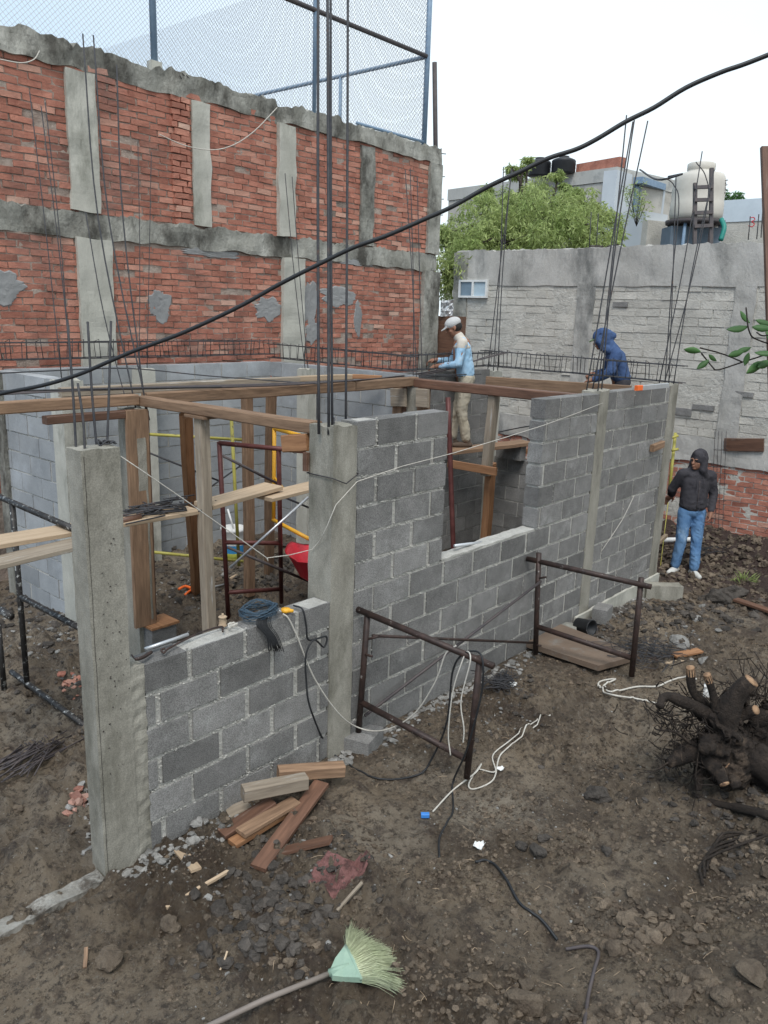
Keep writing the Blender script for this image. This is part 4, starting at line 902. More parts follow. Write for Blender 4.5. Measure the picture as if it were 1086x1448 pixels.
tubes(t, [(atd(388, 606, 8.0), atd(387, 735, 8.2), .02)], 'orangey', 'leg'); tubes(t, [(atd(388, 606, 8.0), atd(437, 619, 7.6), .02), (atd(386, 735, 8.2), atd(437, 762, 7.8), .02), (atd(388, 675, 8.1), atd(400, 690, 8.0), .012)], 'orangey', 'rail')
# yellow tool behind the hooded man
t = thing('shoring_post', tuple(onG(936, 812)), 'yellow adjustable shoring post standing behind the hooded man', 'prop')
a = onG(934, 800); 
tubes(t, [(a, atd(946, 700, 11.4), .006), (atd(946, 700, 11.4), atd(955, 612, 11.4), .022)], 'yellow', 'tube')
tubes(t, [(atd(948, 620, 11.3), atd(959, 616, 11.3), .018), (atd(950, 637, 11.3), atd(959, 635, 11.3), .02)], 'yellow', 'collar')
mb = MB(); mb.bar(atd(930, 768, 10.8), atd(942, 757, 10.9), .05, .05); solo(mb, 'timber_stake', M['woodpale'], 'pale stake leaning against the corner column foot', 'stake')

# ------------------------------------------------------------------ rods laid over the beams
def bundle(name, label, lines, r_, cat='rods', m='rebar'):
    t = thing(name, tuple(lines[0][0]), label, cat)
    for L_ in lines:
        mb = MB(); mb.tube(curve(L_, 5), r_, 5); mb.build('rod', M[m], t)
    return t
random.seed(9)
lines = []
for k in range(6):
    o = lambda a: Vector((random.uniform(-a, a), random.uniform(-a, a), random.uniform(-a, a)*.5))
    lines.append([onz(-60, 557+k*.8, 2.34)+o(.01), onz(150, 549+k*.5, 2.33)+o(.01), onz(420, 541+k*.6, 2.325)+o(.01), atd(600, 530-k*.7, 9.5)+o(.01), atd(700+k*4, 500-k*.6, 10.4)+o(.02)])
bundle('rod_bundle', 'bundle of long reinforcing rods across the beams, held by the man in the cap', lines, .0055, m='darksteel')
bundle('rod_bundle', 'two long dark rods above the left room, curving down towards the tall rods', [[onz(-60, 531, 2.42), onz(60, 525, 2.42), onz(180, 521, 2.42), onz(300, 532, 2.36), onz(450, 543, 2.32)], [onz(-60, 554, 2.42), onz(100, 551, 2.4), onz(200, 549, 2.36), onz(320, 547, 2.33)]], .006)
bundle('rod_bundle', 'rods fanned out under the working hands of the man in the cap', [[atd(520, 540, 9.0), atd(600, 531, 9.4), atd(680, 529, 10)], [atd(540, 541, 9.0), atd(600, 533, 9.4), atd(660, 532, 9.9)], [atd(560, 537, 9.0), atd(640, 531, 9.8)]], .006)

# piles of cut rods
def rodpile(label, c, n, L_, spread, r_, ang, zst, m='rebar'):
    t = thing('rod_pile', tuple(c), label, 'rods')
    for k in range(n):
        a_ = ang+random.gauss(0, .3); d_ = Vector((math.cos(a_), math.sin(a_), random.uniform(-.06, .06))); p = Vector(c)+Vector((random.gauss(0, spread), random.gauss(0, spread*.6), zst+random.random()*.05))
        l_ = L_*random.uniform(.7, 1.1); mb = MB(); a = p-d_*l_/2; b = p+d_*l_/2
        pts = [a, b]
        if random.random() < .5: pts = [a, b, b+Vector((-d_.y, d_.x, .3))*.03]
        mb.tube(pts, r_, 5); mb.build('rod', M[m], t)
c = ony(228, 714, 5.03); rodpile('heap of cut dark rods lying on the long plank', (c.x, 5.03, 1.51), 34, .34, .15, .0055, -.15, .0)
c = onG(32, 1078); rodpile('heap of cut grey rods on the mud at the left edge', tuple(c), 40, .42, .10, .0045, .35, .0, 'darksteel')
# black gloves and roll on plank by the column
mb = MB(); a = ony(172, 737, 4.95); mb.tube([a, a+Vector((.16, .02, .005))], .022, 8); solo(mb, 'wooden_stick', M['wooddark'], 'dark wooden handle lying on the long plank next to the foreground column', 'handle')

# ------------------------------------------------------------------ blocks and small things on the ground and the sills
def blk(c, rz, label, size=(.38, .14, .19), tilt=0, m='block', name='concrete_block', cat='concrete block', rx=0):
    mb = MB(); L_, W_, H_ = size; rough_prism(mb, -L_/2, -W_/2, 0, L_/2, W_/2, H_, .04, .003, seed=c[0])
    mt = Matrix.Translation(Vector(c)) @ Matrix.Rotation(rz, 4, 'Z') @ Matrix.Rotation(tilt, 4, 'Y') @ Matrix.Rotation(rx, 4, 'X')
    mb.v = [tuple(mt @ Vector(v)) for v in mb.v]; return solo(mb, name, M[m], label, cat)
c = onG(507, 1050); blk((A1b.x+.02, A1b.y-.03, A1b.z-.16), .3, 'grey block under the foot of the front scaffold frame', (.26, .2, .16))
c = onG(222, 915); blk((3.52, 5.18, .0), .1, 'loose grey block behind the low sill, under the boxed column', (.40, .26, .24))
blk((3.60, 5.60, 0), 0, 'grey block the broad brown board stands on', (.24, .2, .375))
mb = MB(); mb.box(3.47, 5.48, .378, 3.74, 5.72, .398, .8); solo(mb, 'timber_wedge', M['woodorange'], 'thin orange wedge on the block under the broad brown board', 'wedge')
c = onG(935, 848); blk((c.x, c.y, c.z+.02), 2.3, 'long grey block lying at the corner by the hooded man', (.42, .16, .17), .0, 'conc')
c = onG(850, 880); blk((c.x, c.y, c.z+.02), .2, 'small grey block beside the black bucket at the wall foot', (.22, .15, .15))
c = onG(800, 898); blk((c.x, c.y, c.z), .5, 'flat chunk of concrete lying at the wall foot left of the black bucket', (.35, .2, .07), .0, 'concold')
# wet board and slab under the right frame
P_ = [onG(700, 903), onG(845, 957), onG(905, 930), onG(775, 885)]
zc = max(p.z for p in P_)+.03; mb = MB(); vs = [Vector((p.x, p.y, zc-.05)) for p in P_]+[Vector((p.x, p.y, zc)) for p in P_]
mb.add(vs, [(3, 2, 1, 0), (4, 5, 6, 7), (0, 1, 5, 4), (1, 2, 6, 5), (2, 3, 7, 6), (3, 0, 4, 7)], .6)
solo(mb, 'plywood_sheet', mat('wet_plywood', (.14, .10, .075), (.21, .155, .115), 3, .35, .3, 14, c3=(.22, .21, .19), s3=4, t3=(.55, .68)), 'wet muddy board lying under the right scaffold frame', 'board')
# black bucket on its side
c = onG(838, 900); t = thing('bucket', tuple(c), 'black bucket lying on its side at the wall foot', 'bucket'); ax = (-fwd*.55+Vector((.3, -.2, 0))); ax.z = .05
mb = MB(); mb.lathe(dz(c, .08)-ax.normalized()*.2, [(0, 0), (.06, 0), (.065, .01), (.078, .17), (.084, .175), (.084, .182), (.072, .18), (.058, .02), (0, .02)], 24, ax=ax); mb.build('shell', M['black'], t)
mb = MB(); e = dz(c, .08)+ax.normalized()*-.02; s_ = ax.normalized().cross(Vector((0, 0, 1))).normalized(); mb.tube(curve([e+s_*.082, e+s_*.06-Vector((0, 0, .06))+ax*.04, e-Vector((0, 0, .075))+ax*.05, e-s_*.06-Vector((0, 0, .06))+ax*.04, e-s_*.082]), .0035, 5); mb.build('handle', M['darksteel'], t)
# paint bucket in the left room
c = onG(331, 790); t = thing('bucket', tuple(c), 'white blue and yellow paint bucket behind the upright yellow tube', 'bucket')
mb = MB(); R_ = .15; mb.lathe(c, [(0, 0), (R_*.88, 0), (R_*.9, .10)], 24, mat=0); mb.lathe(c, [(R_*.905, .10), (R_*.95, .2)], 24, mat=1); mb.lathe(c, [(R_*.955, .2), (R_, .36), (R_*1.06, .37), (R_*1.06, .40), (R_*.9, .40), (R_*.88, .3), (0, .3)], 24, mat=2)
mb.build('shell', [plain('label_yellow', (.62, .66, .12)), plain('label_blue', (.05, .30, .62)), M['white']], t)
mb = MB(); mb.tube([dz(c, .38), atd(322, 720, (dz(c, .3)-CAM).dot(fwd))], .012, 6); solo(mb, 'mop_handle', M['white'], 'white stick standing in the paint bucket', 'stick')
# wheelbarrow
c = onG(458, 866); wb = thing('wheelbarrow', tuple(c), 'red wheelbarrow half hidden by the middle column', 'wheelbarrow')
ux = rgt.copy(); ux.z = 0; ux.normalize(); uy = Vector((-ux.y, ux.x, 0)); 
prof = [((-.42, 0), (.28, .30)), ]
mb = MB(); z0_, z1_ = .32, .60; vs = []
for (z, a0, a1, w_) in ((z0_, -.10, .36, .16), (z0_+.1, -.24, .42, .24), (z1_, -.36, .50, .30), (z1_+.012, -.38, .52, .32), (z1_-.005, -.34, .48, .285), (z0_+.1, -.22, .40, .22), (z0_+.02, -.08, .34, .14)):
    n = 20
    for k in range(n):
        an = 2*math.pi*k/n; cx_, cy_ = math.cos(an), math.sin(an); e_ = 4.0
        rr = (abs(cx_)**e_+abs(cy_)**e_)**(-1/e_); x = (a0+a1)/2+(a1-a0)/2*cx_*rr; y = w_*cy_*rr
        vs.append(c+ux*x+uy*y+Vector((0, 0, z+(.05 if x < a0+.1 and z > .5 else 0))))
fs = [(i*20+k, i*20+(k+1) % 20, i*20+20+(k+1) % 20, i*20+20+k) for i in range(6) for k in range(20)]+[tuple(range(19, -1, -1)), tuple(120+k for k in range(20))]
mb.add(vs, fs, .5, 0, None, True); mb.build('tray', M['red'], wb)
for s_ in (-.2, .2):
    mb = MB(); mb.tube([c+ux*.12+uy*s_*.3+Vector((0, 0, .16)), c+ux*-.05+uy*s_+Vector((0, 0, .30)), c+ux*.9+uy*s_*1.3+Vector((0, 0, .5))], .016, 8); mb.build('handle', M['darksteel'], wb)
    mb = MB(); mb.tube([c+ux*.3+uy*s_+Vector((0, 0, .33)), c+ux*.34+uy*s_], .015, 6); mb.build('leg', M['darksteel'], wb)
mb = MB(); mb.lathe(c+ux*.12-uy*.035+Vector((0, 0, .17)), [(.05, 0), (.12, 0), (.155, .008), (.17, .035), (.155, .062), (.12, .07), (.05, .07)], 24, ax=uy); wh = mb.build('wheel', M['black'], wb)
# orange handled cutter
c = onz(285, 837, .12); t = thing('bolt_cutter', tuple(c), 'long cutter with orange handles lying in the left room', 'tool')
f_ = lambda px, py: onz(px, py, .12)
mb = MB(); mb.tube(curve([f_(253, 833), f_(262, 829), f_(272, 832), f_(285, 834)]), .016, 6); mb.tube(curve([f_(262, 841), f_(268, 836), f_(274, 833)]), .015, 6); mb.build('handle', M['orange'], t)
mb = MB(); mb.tube([f_(285, 834), f_(318, 826)], .01, 6); mb.build('blade', M['silver'], t)
mb = MB(); c = onz(250, 850, .1); mb.rock(c, .06, .7, .2, 0, 1); solo(mb, 'dark_stone', M['stone'], 'dark stone under the orange handles', 'stone')
mb = MB(); mb.tube([onz(326, 818, .1), onz(335, 813, .1)], .018, 6); solo(mb, 'wooden_stick', M['woodpale'], 'short pale handle right of the dark red scaffold leg', 'handle')
# things on the low sill (z 1.165)
S = 1.168
t = thing('claw_bar', (2.2, 3.55, S), 'shiny steel tube with a dark claw on the left end of the sill', 'tool')
mb = MB(); mb.tube([onz(205, 918, S+.02), onz(266, 897, S+.03)], .011, 8); mb.build('tube', M['silver'], t)
mb = MB(); mb.tube(curve([onz(186, 926, S+.03), onz(192, 932, S+.03), onz(203, 929, S+.02), onz(214, 922, S+.015)]), [.004]*6+[.010]*13, 6); mb.build('claw', M['rust'], t)
mb = MB(); mb.tube(curve([onz(233, 917, S+.01), onz(228, 919, S+.015), onz(232, 923, S+.012), onz(240, 916, S+.01), onz(280, 896, S+.012), onz(312, 886, S+.012), onz(315, 893, S+.01)]), .006, 6); solo(mb, 'bending_key', M['rust'], 'rusty bent rod tool lying on the sill before the string spool', 'tool')
t = thing('string_spool', tuple(onz(315, 884, S)), 'small spool of tan twine standing on the sill', 'spool'); c = onz(315, 885, S)
mb = MB(); mb.lathe(c, [(0, 0), (.025, 0), (.027, .005), (.020, .01), (.023, .03), (.020, .052), (.027, .057), (.02, .062), (0, .062)], 18); mb.build('twine', M['woodpale'], t)
mb = MB(); mb.lathe(c, [(.006, .05), (.006, .078), (0, .078)], 10); mb.build('core', M['woodpale'], t)
mb = MB(); c = onz(329, 884, S+.02); 
for k in range(9): 
    a_ = k*.7; mb.tube(curve([c+Vector((.03*math.cos(a_+j), .022*math.sin(a_+j), .012*math.sin(2*j+k))) for j in (0, 1.3, 2.6, 3.9)], 4), .004, 4)
solo(mb, 'string_tangle', M['rope'], 'small tangle of grey string right of the twine spool', 'string')
# coil of wire with cut ends hanging over the wall
c = onz(366, 868, S+.02); t = thing('wire_coil', tuple(c), 'coil of dark bluish tie wire on the sill, its black ends hanging over', 'wire coil')
mb = MB(); random.seed(3)
for k in range(26):
    rr = random.uniform(.085, .115); oz = random.uniform(0, .05); ex = random.uniform(.75, .95); ph = random.uniform(0, 6)
    mb.tube([c+Vector((rr*1.15*math.cos(a_+ph), rr*ex*math.sin(a_+ph), oz+.012*math.sin(3*a_+k))) for a_ in [j*6.283/18 for j in range(17+k % 3)]], .0022, 4)
mb.build('coil', M['dkblue'], t)
mb = MB()
for k in range(46):
    u = random.gauss(0, 1); a = c+Vector((.03+.02*u, -.05, .03)); 
    p = [a, ony(372+5*u, 882, 3.50-.02), ony(385+4*u, 900, 3.45), ony(391+5*u+random.uniform(-2, 2), 918+random.uniform(-4, 4), 3.44)]
    mb.tube(curve(p, 4), .0022, 4)
mb.build('wire_ends', M['black'], t)
# yellow chalk reel
t = thing('line_reel', tuple(onz(402, 864, S)), 'yellow line reel on the sill beside the wire coil', 'tool')
mb = MB(); c = onz(404, 863, S+.012); mb.lathe(c-Vector((0, 0, .01)), [(0, 0), (.028, 0), (.03, .01), (.028, .022), (0, .024)], 18); mb.tube([c, onz(415, 864, S+.01)], [.018, .010], 8); mb.build('body', M['orangey'], t)
mb = MB(); mb.tube([onz(398, 865, S+.01), onz(388, 860, S+.02)], .004, 5); mb.build('crank', M['silver'], t)
# level on the corner column
t = thing('spirit_level', tuple(ony(917, 545, 3.55)), 'aluminium level with orange end cap on the wall top near the corner', 'level')
a = onz(899, 549, 2.35); b = onz(944, 545, 2.36); mb = MB(); mb.bar(a.lerp(b, .18), b, .03, .05); mb.build('body', M['silver'], t); mb = MB(); mb.bar(a, a.lerp(b, .18), .032, .052); mb.build('end_cap', M['orange'], t)
# white pipe by the far wall
a = onz(918, 764, .0); b = onz(1021, 762, .0); mb = MB(); mb.tube([a, b], .035, 10); solo(mb, 'plastic_pipe', M['white'], 'white plastic pipe lying along the dug earth behind the hooded man', 'pipe')

# ------------------------------------------------------------------ strings, cords and cables
def cord(label, pts, r_, m, name, cat, n=6):
    c_ = [Vector((p.x, p.y, max(p.z, g(p.x, p.y)+r_*.9))) for p in curve(pts, n*3 if n > 2 else n)]
    mb = MB(); mb.tube(c_, r_, 6); return solo(mb, name, M[m], label, cat)
cord('white mason string from the foreground column past the middle column to the right', [ony(154, 634, 3.50), ony(260, 706, 3.50), ony(376, 788, 3.52), ony(378, 789, 3.52), onx(441, 777, 3.53), ony(462, 745, 3.475), ony(505, 681, 3.475), ony(640, 641, 3.47), ony(770, 601, 3.47), ony(852, 570, 3.475)], .0028, 'rope', 'mason_string', 'string', 2)
cord('second thin string along the wall near the corner', [ony(850, 780, 3.47), ony(880, 735, 3.47), ony(897, 700, 3.47)], .003, 'rope', 'mason_string', 'string', 2)
def Gz(px, py, z=.012): 
    p = onG(px, py); p.z += z; return p
ab = lambda px, py, X=3.85: onx(px, py, X)
cord('black cable looping from the sill down the middle column to the scaffold frame', [onz(415, 856, S+.01), ony(428, 862, 3.48), ony(433, 885, 3.46), ony(437, 905, 3.46), ony(461, 900, 3.45), ony(458, 915, 3.45), ony(444, 905, 3.45), ony(433, 925, 3.45), ony(433, 960, 3.44), ony(440, 1005, 3.42), Gz(470, 1070, .03), Gz(530, 1102), Gz(590, 1098), ab(612, 1070, 3.9), ab(632, 1020, 3.9), ab(640, 950, 3.9), ab(655, 925, 3.9), ab(676, 922, 3.9), ab(683, 940, 3.88), ab(680, 985, 3.88), ab(660, 1060, 3.85), Gz(640, 1110), Gz(640, 1150), Gz(622, 1185), Gz(621, 1215)], .0065, 'black', 'cable', 'cable')
cord('dirty white cord sagging from the sill to the scaffold rail', [onz(400, 868, S+.01), ony(408, 875, 3.48), ony(420, 900, 3.47), ony(445, 960, 3.46), ony(480, 1010, 3.44), ab(510, 1030, 3.82), ab(545, 1032, 3.85), ab(585, 1010, 3.88), ab(615, 965, 3.88), ab(630, 925, 3.88), ab(645, 913, 3.9)], .0052, 'rope', 'cord', 'cord')
cord('dirty white cord hanging from the rail end of the front scaffold frame', [ab(637, 1068, 3.84), ab(634, 1035, 3.84), ab(640, 980, 3.84), ab(650, 945, 3.86), ab(660, 922, 3.9), ab(665, 935, 3.85), ab(652, 990, 3.83), ab(656, 1030, 3.83), ab(655, 1050, 3.83)], .0045, 'rope', 'cord', 'cord')
cord('white cord coiled on the mud right of the front scaffold frame', [Gz(612, 1150), Gz(640, 1120), Gz(672, 1095), Gz(680, 1083), Gz(663, 1110), Gz(670, 1118), Gz(697, 1105), Gz(705, 1075), Gz(715, 1062), Gz(745, 1038), Gz(778, 1013)], .0055, 'rope', 'cord', 'cord')
cord('second white cord beside the coiled one, running to the right', [Gz(678, 1090), Gz(700, 1093), Gz(697, 1070), Gz(720, 1050), Gz(745, 1030), Gz(760, 1020)], .005, 'rope', 'cord', 'cord')
cord('pale hose doubled back on the ground beside the tree roots', [Gz(930, 997), Gz(900, 990), Gz(868, 985), Gz(848, 978), Gz(848, 966), Gz(870, 962), Gz(853, 972), Gz(865, 980), Gz(900, 973), Gz(930, 972), Gz(955, 962), Gz(985, 962)], .008, 'rope', 'hose', 'hose')
cord('black hose lying across the bare earth, right of the centre', [Gz(672, 1221), Gz(695, 1222), Gz(715, 1245), Gz(735, 1280), Gz(765, 1303), Gz(788, 1332)], .008, 'black', 'hose', 'hose')
cord('grey hose running out of the bottom edge', [Gz(800, 1345), Gz(832, 1341), Gz(846, 1350), Gz(840, 1375), Gz(832, 1410), Gz(826, 1452)], .009, 'darksteel', 'hose', 'hose')
mb = MB(); c = onG(601, 1157); mb.bar(dz(c, .02)-rgt*.025, dz(c, .02)+rgt*.025, .03, .025, n=2); solo(mb, 'cable_plug', plain('plug_blue', (.05, .22, .60)), 'blue plug at the end of the white cord', 'plug')
# thick cable hanging across the whole view, close to the camera
DC = 2.3
pts = [(-60, 575), (0, 557), (60, 545), (110, 530), (150, 513), (185, 498), (215, 487), (255, 472), (300, 452), (345, 430), (395, 402), (450, 374), (500, 350), (545, 334), (600, 310), (640, 292), (690, 264), (735, 243), (775, 224), (815, 211), (845, 196), (885, 172), (925, 152), (970, 124), (1020, 102), (1060, 88), (1150, 52)]
mb = MB(); mb.tube(curve([atd(x_, y_, DC+.5*(1086-x_)/1086) for x_, y_ in pts], 5), .0068, 10)
o = solo(mb, 'overhead_cable', M['black'], 'thick dark cable sagging across the whole view close to the camera', 'cable')

# ------------------------------------------------------------------ wood scraps on the ground
def scrap(pa, pb, za, zb, wd, ht, m, label, tone=.5, name='wood_scrap', n=2):
    a = onG(*pa); b = onG(*pb); a = onz(*pa, a.z+za); b = onz(*pb, b.z+zb); mb = MB(); mb.bar(a, b, wd, ht, n=n, tone=tone); return solo(mb, name, M[m], label, 'wood scrap')
scrap((365, 1228), (455, 1107), .02, .09, .10, .028, 'wooddark', 'long reddish brown board, largest of the scrap pile by the wall', .9)
scrap((313, 1180), (385, 1133), .03, .06, .09, .03, 'wooddark', 'dark purplish board near the left of the scrap pile', .3)
scrap((322, 1152), (352, 1138), .02, .05, .10, .03, 'woodgrey', 'grey board end at the far left of the scrap pile', .4)
scrap((328, 1194), (405, 1146), .03, .06, .08, .03, 'woodorange', 'orange board under the split one in the scrap pile', .5)
scrap((340, 1178), (418, 1132), .07, .10, .09, .025, 'wood', 'split board with a fresh yellow patch in the scrap pile', .9)
scrap((343, 1122), (433, 1104), .20, .20, .085, .085, 'woodgrey', 'short thick brown timber lying on top of the scrap pile', .2)
scrap((393, 1094), (486, 1087), .16, .17, .085, .08, 'wood', 'short thick pale brown timber at the back of the scrap pile', 1.0)
scrap((388, 1207), (468, 1187), .0, .02, .07, .02, 'wooddark', 'muddy board lying flat right of the long reddish board', .3)
scrap((252, 1200), (278, 1230), .01, .01, .06, .015, 'woodpale', 'small pale offcut on the ground below the wall', .4)
scrap((235, 1284), (326, 1230), .015, .015, .018, .018, 'woodpale', 'thin pale stick lying left of the scrap pile', .8, n=4)
scrap((952, 927), (990, 920), .02, .03, .09, .02, 'woodorange', 'orange splinter of board in the right background', .9)
scrap((943, 938), (970, 934), .01, .01, .04, .015, 'woodpale', 'thin pale splinter below the orange one', .7)
scrap((1040, 848), (1095, 866), .04, .03, .10, .03, 'wooddark', 'brown board half buried at the right edge', .5)
scrap((322, 1345), (312, 1372), .01, .01, .008, .008, 'woodpale', 'tiny straw coloured stick at the lower left', .9)
scrap((477, 1288), (512, 1248), .02, .03, .015, .015, 'woodgrey', 'grey twig standing out behind the broom', .3)
scrap((122, 1340), (120, 1368), .01, .01, .018, .01, 'wood', 'small brown stick at the lower left', .8)
# concrete strip at the lower left
mb = MB(); rough_prism(mb, .7, 3.47, -.12, 1.86, 3.575, .03, .015, .0035, fr=22, topamp=.006); solo(mb, 'mortar_strip', mat('muddy_mortar', (.16, .145, .12), (.42, .40, .36), 9, .9, 1, 40, c3=(.09, .075, .06), s3=5, t3=(.52, .62), bdist=.02), 'rough pale mortar strip leading from the foreground column to the left edge', 'mortar strip')
mb = MB(); rough_prism(mb, 1.5, 5.35, -.10, 3.4, 5.40, .01, .03, .006, fr=9, topamp=.012); solo(mb, 'mortar_strip', M['mortar'], 'faint pale mortar line on the mud behind the foreground column', 'mortar strip')
# mortar spilled along the wall foot
mb = MB(); random.seed(77)
for k in range(900):
    x = random.uniform(1.9, 9.0); y = 3.47-abs(random.gauss(0, .07)); mb.rock((x, y, g(x, y)+.003), random.choice((.008, .012, .018, .03))*random.uniform(.6, 1.3), .5, random.random(), 0, 0)
tag(mb.build('mortar_crumbs', M['rubble']), 'pale mortar crumbs dropped along the foot of the block wall')['kind'] = 'stuff'

# ------------------------------------------------------------------ stones and rubble
named = [((155, 1358), .055, 'brown stone, lone on the mud at the lower left', 'clod'), ((240, 1308), .045, 'dark brown clod below the thin pale stick', 'clod'), ((290, 1345), .045, 'dark stone right of the lone brown one', 'stone'), ((428, 1128 + 10), .0, '', ''),
    ((843, 1127), .075, 'grey faceted stone, largest on the open path', 'stone'), ((770, 1188), .038, 'dark stone left of the grey faceted one', 'stone'), ((762, 1207), .048, 'flat grey stone on the open path', 'stone'), ((858, 1205), .034, 'small dark stone right of the flat grey one', 'stone'), ((737, 1198), .036, 'dark round stone by the white plastic scrap', 'stone'),
    ((985, 1385), .055, 'mossy brown stone at the lower right', 'clod'), ((1062, 1380), .062, 'pale brown stone at the right edge near the bottom', 'clod'), ((1022, 1412), .05, 'dark brown stone low at the right', 'clod'), ((1010, 850), .14, 'dark slab of stone behind the roots', 'stone'), ((1035, 842), .12, 'black stone at the right behind the roots', 'stone'), ((895, 935 + 330), .05, 'brown stone in the middle right of the earth', 'clod'), ((742, 1425), .075, 'dark stone at the bottom edge right of centre', 'clod'), ((1000, 938), .06, 'light grey stone behind the cut roots', 'rubble'), ((960, 912), .09, 'flat grey stone at the right behind the splinters', 'rubble'), ((310, 1290), .05, 'dark stone beside the thin pale stick', 'stone')]
random.seed(41)
for (pp, r_, lab, m_) in named:
    if not lab: continue
    c = onG(*pp); mb = MB(); mb.rock(dz(c, r_*.25), r_, .72, .4, 0, 2, .30); solo(mb, 'stone', M[m_], lab, 'stone')
def scatter(name, label, m_, zones, lvl=0, smin=.008, smax=.03, seed=1):
    random.seed(seed); mb = MB()
    for (px, py, sx, sy, n, k) in zones:
        for i in range(n):
            qx = random.gauss(px, sx); qy = random.gauss(py, sy)
            if qy < 560 or qy > 1500: continue
            p = onz(qx, qy, 0)
            if not (0 < p.x < 14 and -1 < p.y < 8.4): continue
            if 3.42 < p.y < 3.72 and 1.8 < p.x < 9.1: continue
            if p.y < 3.3 and p.x < 8 and name != 'dark_rubble' and mnoise.noise(Vector((p.x*2.2, p.y*2.2, seed)))+.5*mnoise.noise(Vector((p.x*6, p.y*6, seed))) < .08+random.gauss(0, .12): continue
            r_ = smin*(smax/smin)**(random.random()**1.6)*k
            mb.rock((p.x, p.y, g(p.x, p.y)+r_*.15), r_, random.uniform(.45, .8), random.random(), 0, 1 if r_ > .022 else 0, .45)
    if name == 'earth_clods':
        for i in range(15000):
            x = random.uniform(.9, 8); y = random.uniform(.1, 3.45)
            if mnoise.noise(Vector((x*1.7, y*1.7, 5)))+.6*mnoise.noise(Vector((x*7, y*7, 1))) < random.gauss(-.05, .15): continue
            r_ = random.uniform(.003, .009)*(1+.12*x); mb.rock((x, y, g(x, y)), r_, .7, random.random(), 0, 0, .5)
    o = mb.build(name, M[m_]); tag(o, label); o['kind'] = 'stuff'
scatter('dark_rubble', 'dark lava stones and clods strewn by the scrap wood and along the wall', 'stone', [(395, 1285, 42, 42, 200, 1.35), (350, 1340, 50, 40, 60, 1.2), (470, 1240, 50, 30, 90, .8), (640, 1000, 60, 40, 220, .8), (720, 985, 40, 30, 200, .9), (850, 880, 60, 25, 300, 1.2), (900, 865, 60, 15, 160, 1.5), (1000, 850, 60, 20, 200, 1.8), (960, 1120, 60, 30, 120, 1.0), (1060, 1180, 40, 50, 130, 1.2), (300, 830, 60, 30, 260, 1.6), (60, 880, 50, 30, 200, 1.6), (380, 800, 40, 30, 160, 1.6), (120, 990, 40, 40, 90, 1.2), (480, 980, 40, 30, 60, .8)], seed=2)
scatter('earth_clods', 'brown clods of earth all over the muddy ground', 'clod', [(800, 1250, 240, 150, 5200, .8), (950, 1380, 120, 60, 900, 1.5), (560, 1180, 120, 60, 450, .7), (700, 1050, 120, 60, 400, .8), (1010, 800, 60, 30, 900, 1.9), (990, 780, 50, 20, 500, 1.6), (600, 1380, 120, 60, 250, .7), (100, 1000, 80, 60, 120, 1.0), (60, 1250, 60, 80, 50, .6), (400, 1250, 60, 60, 300, .9), (380, 800, 80, 50, 250, 1.5), (1060, 1260, 50, 80, 300, 1.3)], seed=3)
scatter('pale_chips', 'pale chips of mortar and stone on the mud', 'rubble', [(700, 1150, 220, 130, 500, .45), (60, 890, 50, 25, 160, 1.0), (850, 870, 60, 25, 220, .9), (960, 910, 50, 20, 90, 1.1), (640, 1010, 60, 40, 120, .6), (330, 1210, 60, 25, 300, .55), (260, 1190, 60, 25, 300, .5), (160, 1130, 30, 30, 100, .9), (150, 1180, 20, 25, 90, .9), (300, 850, 60, 30, 160, .9), (400, 1300, 60, 60, 60, .9), (120, 960, 40, 15, 30, .8)], seed=4)
# twigs and straw
random.seed(6); mb = MB()
for k in range(170):
    qx = random.uniform(380, 1086); qy = random.uniform(900, 1440); p = onz(qx, qy, 0)
    if p.y > 3.4: continue
    a_ = random.uniform(0, 6.28); l_ = random.uniform(.02, .08); d_ = Vector((math.cos(a_), math.sin(a_), 0)); z = g(p.x, p.y)+.008
    q_ = p+d_*l_; mb.tube(curve([(p.x, p.y, z+.004), ((p.x+q_.x)/2+random.gauss(0, .004), (p.y+q_.y)/2+random.gauss(0, .004), z+random.uniform(.003, .018)), (q_.x, q_.y, g(q_.x, q_.y)+.008)], 2), random.uniform(.0007, .0014), 4, tone=random.random())
o = mb.build('straw_bits', M['woodpale']); tag(o, 'bits of straw and rootlets on the mud'); o['kind'] = 'stuff'
# brick rubble bits, pink crumbled sheet
mb = MB(); random.seed(8)
for (px, py, n) in ((292, 1028 - 100, 0), (105, 965, 26), (108, 1132, 14), (1012, 1358, 0)):
    for i in range(n):
        c = onG(random.gauss(px, 12), random.gauss(py, 8)); mb.rock(dz(c, .01), random.uniform(.015, .045), .5, random.random(), 0, 0, .5)
o = mb.build('brick_rubble', M['brick']); tag(o, 'broken red brick bits behind the foreground column'); o['kind'] = 'stuff'
outl = [(432, 1252), (440, 1232), (462, 1222), (495, 1222), (530, 1216), (520, 1232), (498, 1245), (478, 1266), (455, 1268), (430, 1262)]
Pc = sum((onG(*p) for p in outl), Vector())/len(outl); mb = MB(); vs = []; fs = []; nr = 8; no = 40; bd = curve([onG(*p) for p in outl+[outl[0]]], 4)
for j in range(nr+1):
    for k in range(len(bd)-1):
        p = Pc.lerp(bd[k], (j+.4)/(nr+.4)); vs.append(Vector((p.x, p.y, g(p.x, p.y)+.012+.022*mnoise.noise(p*22)+(-.02 if j == nr else 0))))
nb = len(bd)-1
for j in range(nr):
    for k in range(nb): fs.append((j*nb+k, j*nb+nb+k, j*nb+nb+(k+1) % nb, j*nb+(k+1) % nb))
fs.append(tuple(range(nb))); mb.add(vs, fs)
